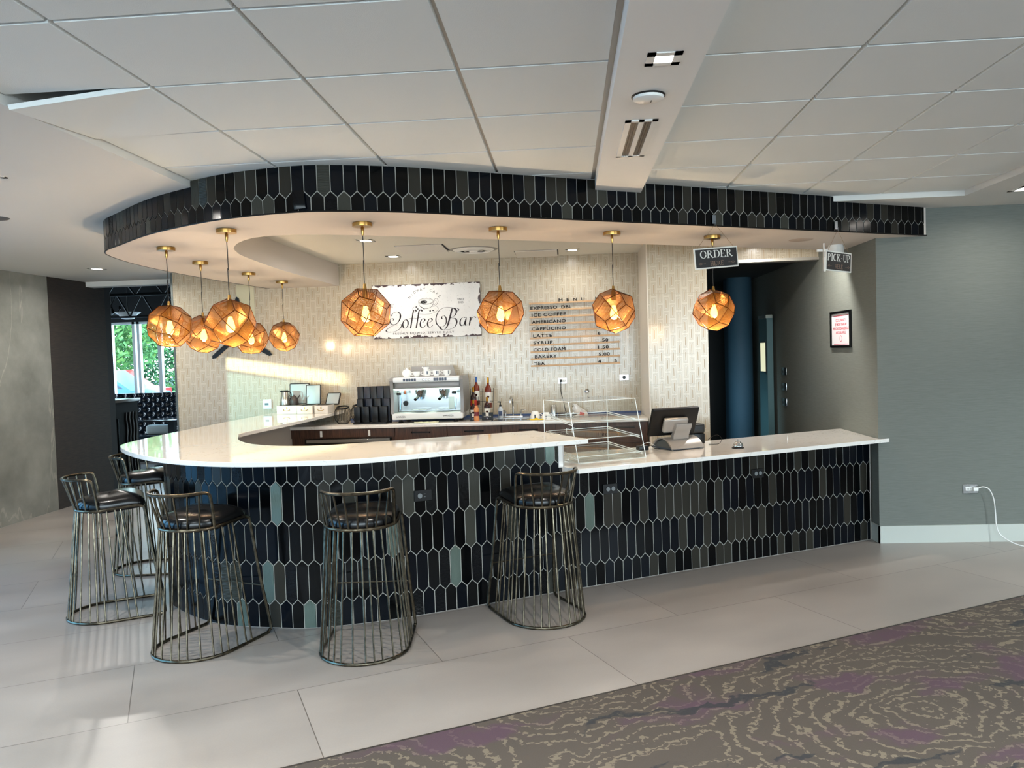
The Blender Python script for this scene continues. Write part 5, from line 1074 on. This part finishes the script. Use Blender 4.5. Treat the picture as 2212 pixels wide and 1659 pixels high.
def truss(par_, x0, x1, z0, z1, r_=.014):
    MB().tube([(x0,0,z1),(x1,0,z1)],r_*1.3,6).build('top_chord', blk2, par_); MB().tube([(x0,0,z0),(x1,0,z0)],r_*1.3,6).build('bottom_chord', blk2, par_); k = 0; x = x0
    while x < x1-.3: MB().tube([(x,0,z1 if k % 2 else z0),(x+.22,0,z0 if k % 2 else z1)],r_,6).build('web_bar', blk2, par_); x += .22; k += 1
blk2 = mat('truss_black','191e21',0.45,0.3)
truss(tr,-8.6,-4.7,2.72,3.02); tr = thing('ceiling_truss','black open web truss under the lounge ceiling, farther one','truss',(0,12.6,0),0,'trusses in the lounge'); truss(tr,-9,-4.7,2.48,2.86)
t = thing('window_panel','pale blue white panel standing outside the right lounge window','panel',(-7.25,14.35,1.16)); MB().box(-.16,.16,-.01,.01,0,.72,bev=.003,seg=1).build('face', mat('pale_blue_panel','c9dee0',0.5), t, smooth=0); MB().box(-.16,.16,-.01,.01,.74,.86).build('fittings_strip', mat('strip_tan','a79f8c',0.6), t, smooth=0)
# black service bar in the lounge
t = thing('lounge_bar','black panelled bar with a grey stone top at the edge of the lounge','bar counter',(-6.08,9.96,0)); MB().box(-.75,.0,0,.70,0,1.165).build('black_front', mat('bar_black','020203',0.7,spec=.1), t, smooth=0); MB().box(-.78,.03,-.0,.73,1.165,1.205,bev=.004).build('stone_top', mat('bar_stone','5c5650',0.25), t)
for k in range(4): MB().tube([(.008,.40+.08*k+.012*sin(j*1.9),.12+.9*j/10) for j in range(11)],.007,6).build('pleat', mat('pleat_black','15171a',0.5), t)
MB().box(.0,.018,.10,.125,.05,.95).box(.0,.018,.17,.19,.05,.95).build('fluted_strip', mat('strip_dark','10161a',0.2), t, smooth=0)
# tufted banquette
t = thing('tufted_banquette','black button tufted leather banquette under the lounge windows','bench',(-6.9,13.1,0)); lz = mat('booth_leather','1a2430',0.22)
mb = MB(); nx, nz = 96, 32; vs = []
for j in range(nz+1):
    for i in range(nx+1):
        x = -1.3+2.6*i/nx; z_ = .45+.72*j/nz; u = x/.17; v_ = (z_-.45)/.17
        d_ = min((u-round(u))**2+(v_-round(v_))**2, (u-.5-round(u-.5))**2+(v_-.5-round(v_-.5))**2); vs.append((x,.35-.07*min(1,sqrt(d_)*2.2)+.02*(j/nz),z_))
mb.add(vs,[(j*(nx+1)+i,j*(nx+1)+i+1,(j+1)*(nx+1)+i+1,(j+1)*(nx+1)+i) for j in range(nz) for i in range(nx)]); mb.box(-1.3,1.3,.38,.5,.1,1.17,bev=.02); mb.build('tufted_back', lz, t, smooth=80)
MB().box(-1.3,1.3,-.25,.33,.12,.46,bev=.05,seg=3).build('seat', lz, t); MB().box(-1.25,1.25,-.15,.30,0,.12).build('plinth', black_plastic, t, smooth=0)
t = thing('throw_pillow','grey white patterned cushion lying on the tufted banquette','cushion',(-7.05,13.05,.461)); mb = MB(); mb.box(-.24,.24,-.09,.09,0,.17,bev=.07,seg=4); mb.build('cover', mat('pillow_grey','a9b3b2',0.8), t)
for x, y, lab in ((-7.3,12.1,'small square black table in front of the banquette, left one'),(-6.55,12.5,'small square black table in front of the banquette, right one')):
    t = thing('lounge_table', lab, 'table', (x,y,0), 0, 'tables in the lounge'); MB().box(-.32,.32,-.3,.3,.735,.765,bev=.005).build('table_top', mat('table_dark','2b3036',0.15), t); MB().box(-.05,.05,-.05,.05,.02,.735).build('pedestal', mat('pedestal_grey','3d464c',0.4,0.5), t, smooth=0); MB().box(-.22,.22,-.22,.22,0,.02).build('foot_plate', black_plastic, t, smooth=0)
t = thing('pendant_dish','white bell shaped pendant under the lounge trusses','pendant lamp',(-7.45,12.9,2.46)); MB().lathe([(.06,.0),(.10,.01),(.15,.08),(.21,.11),(.20,.125),(.13,.10),(.08,.03)],24).build('shade', white_ceramic, t); MB().tube([(0,0,.02),(0,0,1.0)],.006,6).build('rod', black_plastic, t)
for x, z_ in ((-8.05,2.18),(-7.80,2.60)):
    t = thing('lantern','black branching lantern hanging at the left of the lounge window' if x < -8 else 'dark spotlight hanging below the lounge truss','lantern',(x,13.0,z_)); MB().tube([(0,0,.1),(0,0,1.2)],.006,6).build('rod', black_plastic, t)
    mb = MB()
    for k in range(6): a = 2*pi*k/6; mb.tube(catmull([(0,0,.0),(.10*cos(a),.10*sin(a),-.03),(.15*cos(a),.15*sin(a),.05)],4),.010,6); mb.lathe([(.0,.05),(.025,.05),(.02,.10),(0,.10)],10,M=Matrix.Translation((.15*cos(a),.15*sin(a),0)))
    mb.lathe([(0,-.06),(.05,-.02),(.04,.04),(0,.10)],14); mb.build('branching_frame', black_plastic, t)

# ---------------------------------------------------------------- outdoors
mb = MB(); mb.box(-60,30,14.2,80,-.05,-.01); struct('floor', mb, mat('pavement','a6aca8',0.9), 'pavement outside the lounge windows')
mb = MB(); mb.box(-60,-6.4,-40,14.2,-.08,-.02); struct('floor', mb, MATS['pavement'], 'pavement outside the left window')
mb = MB(); mb.box(-14.6,-14.1,-60,-9.2,-.02,5.5); struct('wall_outside', mb, MATS['pavement'], 'unseen wall added outside the lobby to block the sun')  # out of view; added to block sun from the rear and left windows
t = thing('clipped_hedge','long dense green hedge across the street outside the lounge windows','hedge',(-18,33,0)); mb = MB(); rg = random.Random(11)
for k in range(16000):
    p = Vector((rg.uniform(-9,7), rg.uniform(-.5,.5), rg.uniform(0,3.4)+.3*sin(k))); e1 = Vector((rg.uniform(-1,1),rg.uniform(-1,1),rg.uniform(-1,1)))*.13; e2 = Vector((rg.uniform(-1,1),rg.uniform(-1,1),rg.uniform(-1,1)))*.13
    mb.add([p,p+e1,p+e1+e2,p+e2],[(0,1,2,3)])
mb.build('foliage', mat('hedge_green','3d6b46',0.85), t, smooth=0, fixn=False)
t = thing('brick_building','tan building with pale bands seen through the lounge windows','building',(-19.5,40,0)); MB().box(0,12,0,8,0,6).build('wall', mat('tan_brick','b0916c',0.9), t, smooth=0); MB().box(-.2,12.2,-.25,0,3.0,4.2).build('canopy_band', mat('pale_band','d8c8a4',0.8), t, smooth=0)
for k in range(4): MB().box(1.2+k*2.8,2.6+k*2.8,-.05,0,.6,2.6).build('window', mat('building_window','8fb0bd',0.1), t, smooth=0)
lf = mat('leaf_green','4f7f45',0.8); lf2 = mat('leaf_teal','3f7a63',0.8); bark = mat('bark','4a3a2c',0.9)
for i, (x, y, h_, r_, lab) in enumerate(((-16.4,27,5.4,2.2,'leafy green tree behind the middle lounge window'),(-21.5,30,5.4,2.4,'leafy green tree behind the left lounge window'),(-14.0,33,5.6,2.2,'leafy tree behind the right lounge window'))):
    t = thing('street_tree', lab, 'tree', (x,y,0), 0, 'trees outside the lounge'); MB().tube([(0,0,0),(.1,0,1.5),(0,.1,3)],[.16,.12,.08],8).build('trunk', bark, t); mb = MB(); rg = random.Random(i)
    for k in range(5200):
        a, b_, c_ = rg.gauss(0,1), rg.gauss(0,1), rg.gauss(0,1); L_ = sqrt(a*a+b_*b_+c_*c_); rr_ = r_*rg.uniform(.55,1.05); p = Vector((a/L_*rr_,b_/L_*rr_,h_*.62+c_/L_*rr_*.95)); e1 = Vector((rg.uniform(-1,1),rg.uniform(-1,1),rg.uniform(-1,1)))*.15; e2 = Vector((rg.uniform(-1,1),rg.uniform(-1,1),rg.uniform(-1,1)))*.15
        mb.add([p,p+e1,p+e1+e2,p+e2],[(0,1,2,3)])
    mb.build('foliage', [lf,lf2,lf][i], t, smooth=0, fixn=False)
def car(x, y, rz, paint, lab):
    t = thing('parked_car', lab, 'car', (x,y,0), rz, 'cars parked outside'); prof = [(-2.2,.35),(-2.2,.85),(-1.9,.95),(-1.2,1.05),(-.7,1.5),(.9,1.55),(1.6,1.0),(2.15,.9),(2.2,.4)]
    n_ = len(prof); f_ = [tuple(range(n_)),tuple(range(n_,2*n_))[::-1]]+[(i,(i+1)%n_,n_+(i+1)%n_,n_+i) for i in range(n_)]
    MB().add([(a,-.85,b_) for a,b_ in prof]+[(a,.85,b_) for a,b_ in prof], f_).build('body', paint, t, smooth=30); gw = mat('car_glass','2a3844',0.05)
    for y_ in (-.86,.86): MB().add([(-1.1,y_,1.05),(1.4,y_,1.05),(.85,y_,1.48),(-.68,y_,1.44)],[(0,1,2,3)]).build('side_window', gw, t, smooth=0)
    for a in (-1.4,1.35):
        for y_ in (-.75,.75): MB().lathe([(0,-.1),(.33,-.1),(.33,.1),(0,.1)],20,M=Matrix.Translation((a,y_,.33)) @ Matrix.Rotation(pi/2,4,'X')).build('wheel', black_plastic, t)
car(-13.6,21.0,.2,mat('paint_blue','2f5c9c',0.2,0.3),'blue car parked outside the middle lounge window'); car(-15.4,24.5,.2,mat('paint_red','b03238',0.2,0.2),'red car parked outside the left lounge window'); car(-17.2,36.0,.1,mat('paint_silver','b9c3c9',0.2,0.4),'silver car parked far outside the right lounge window')
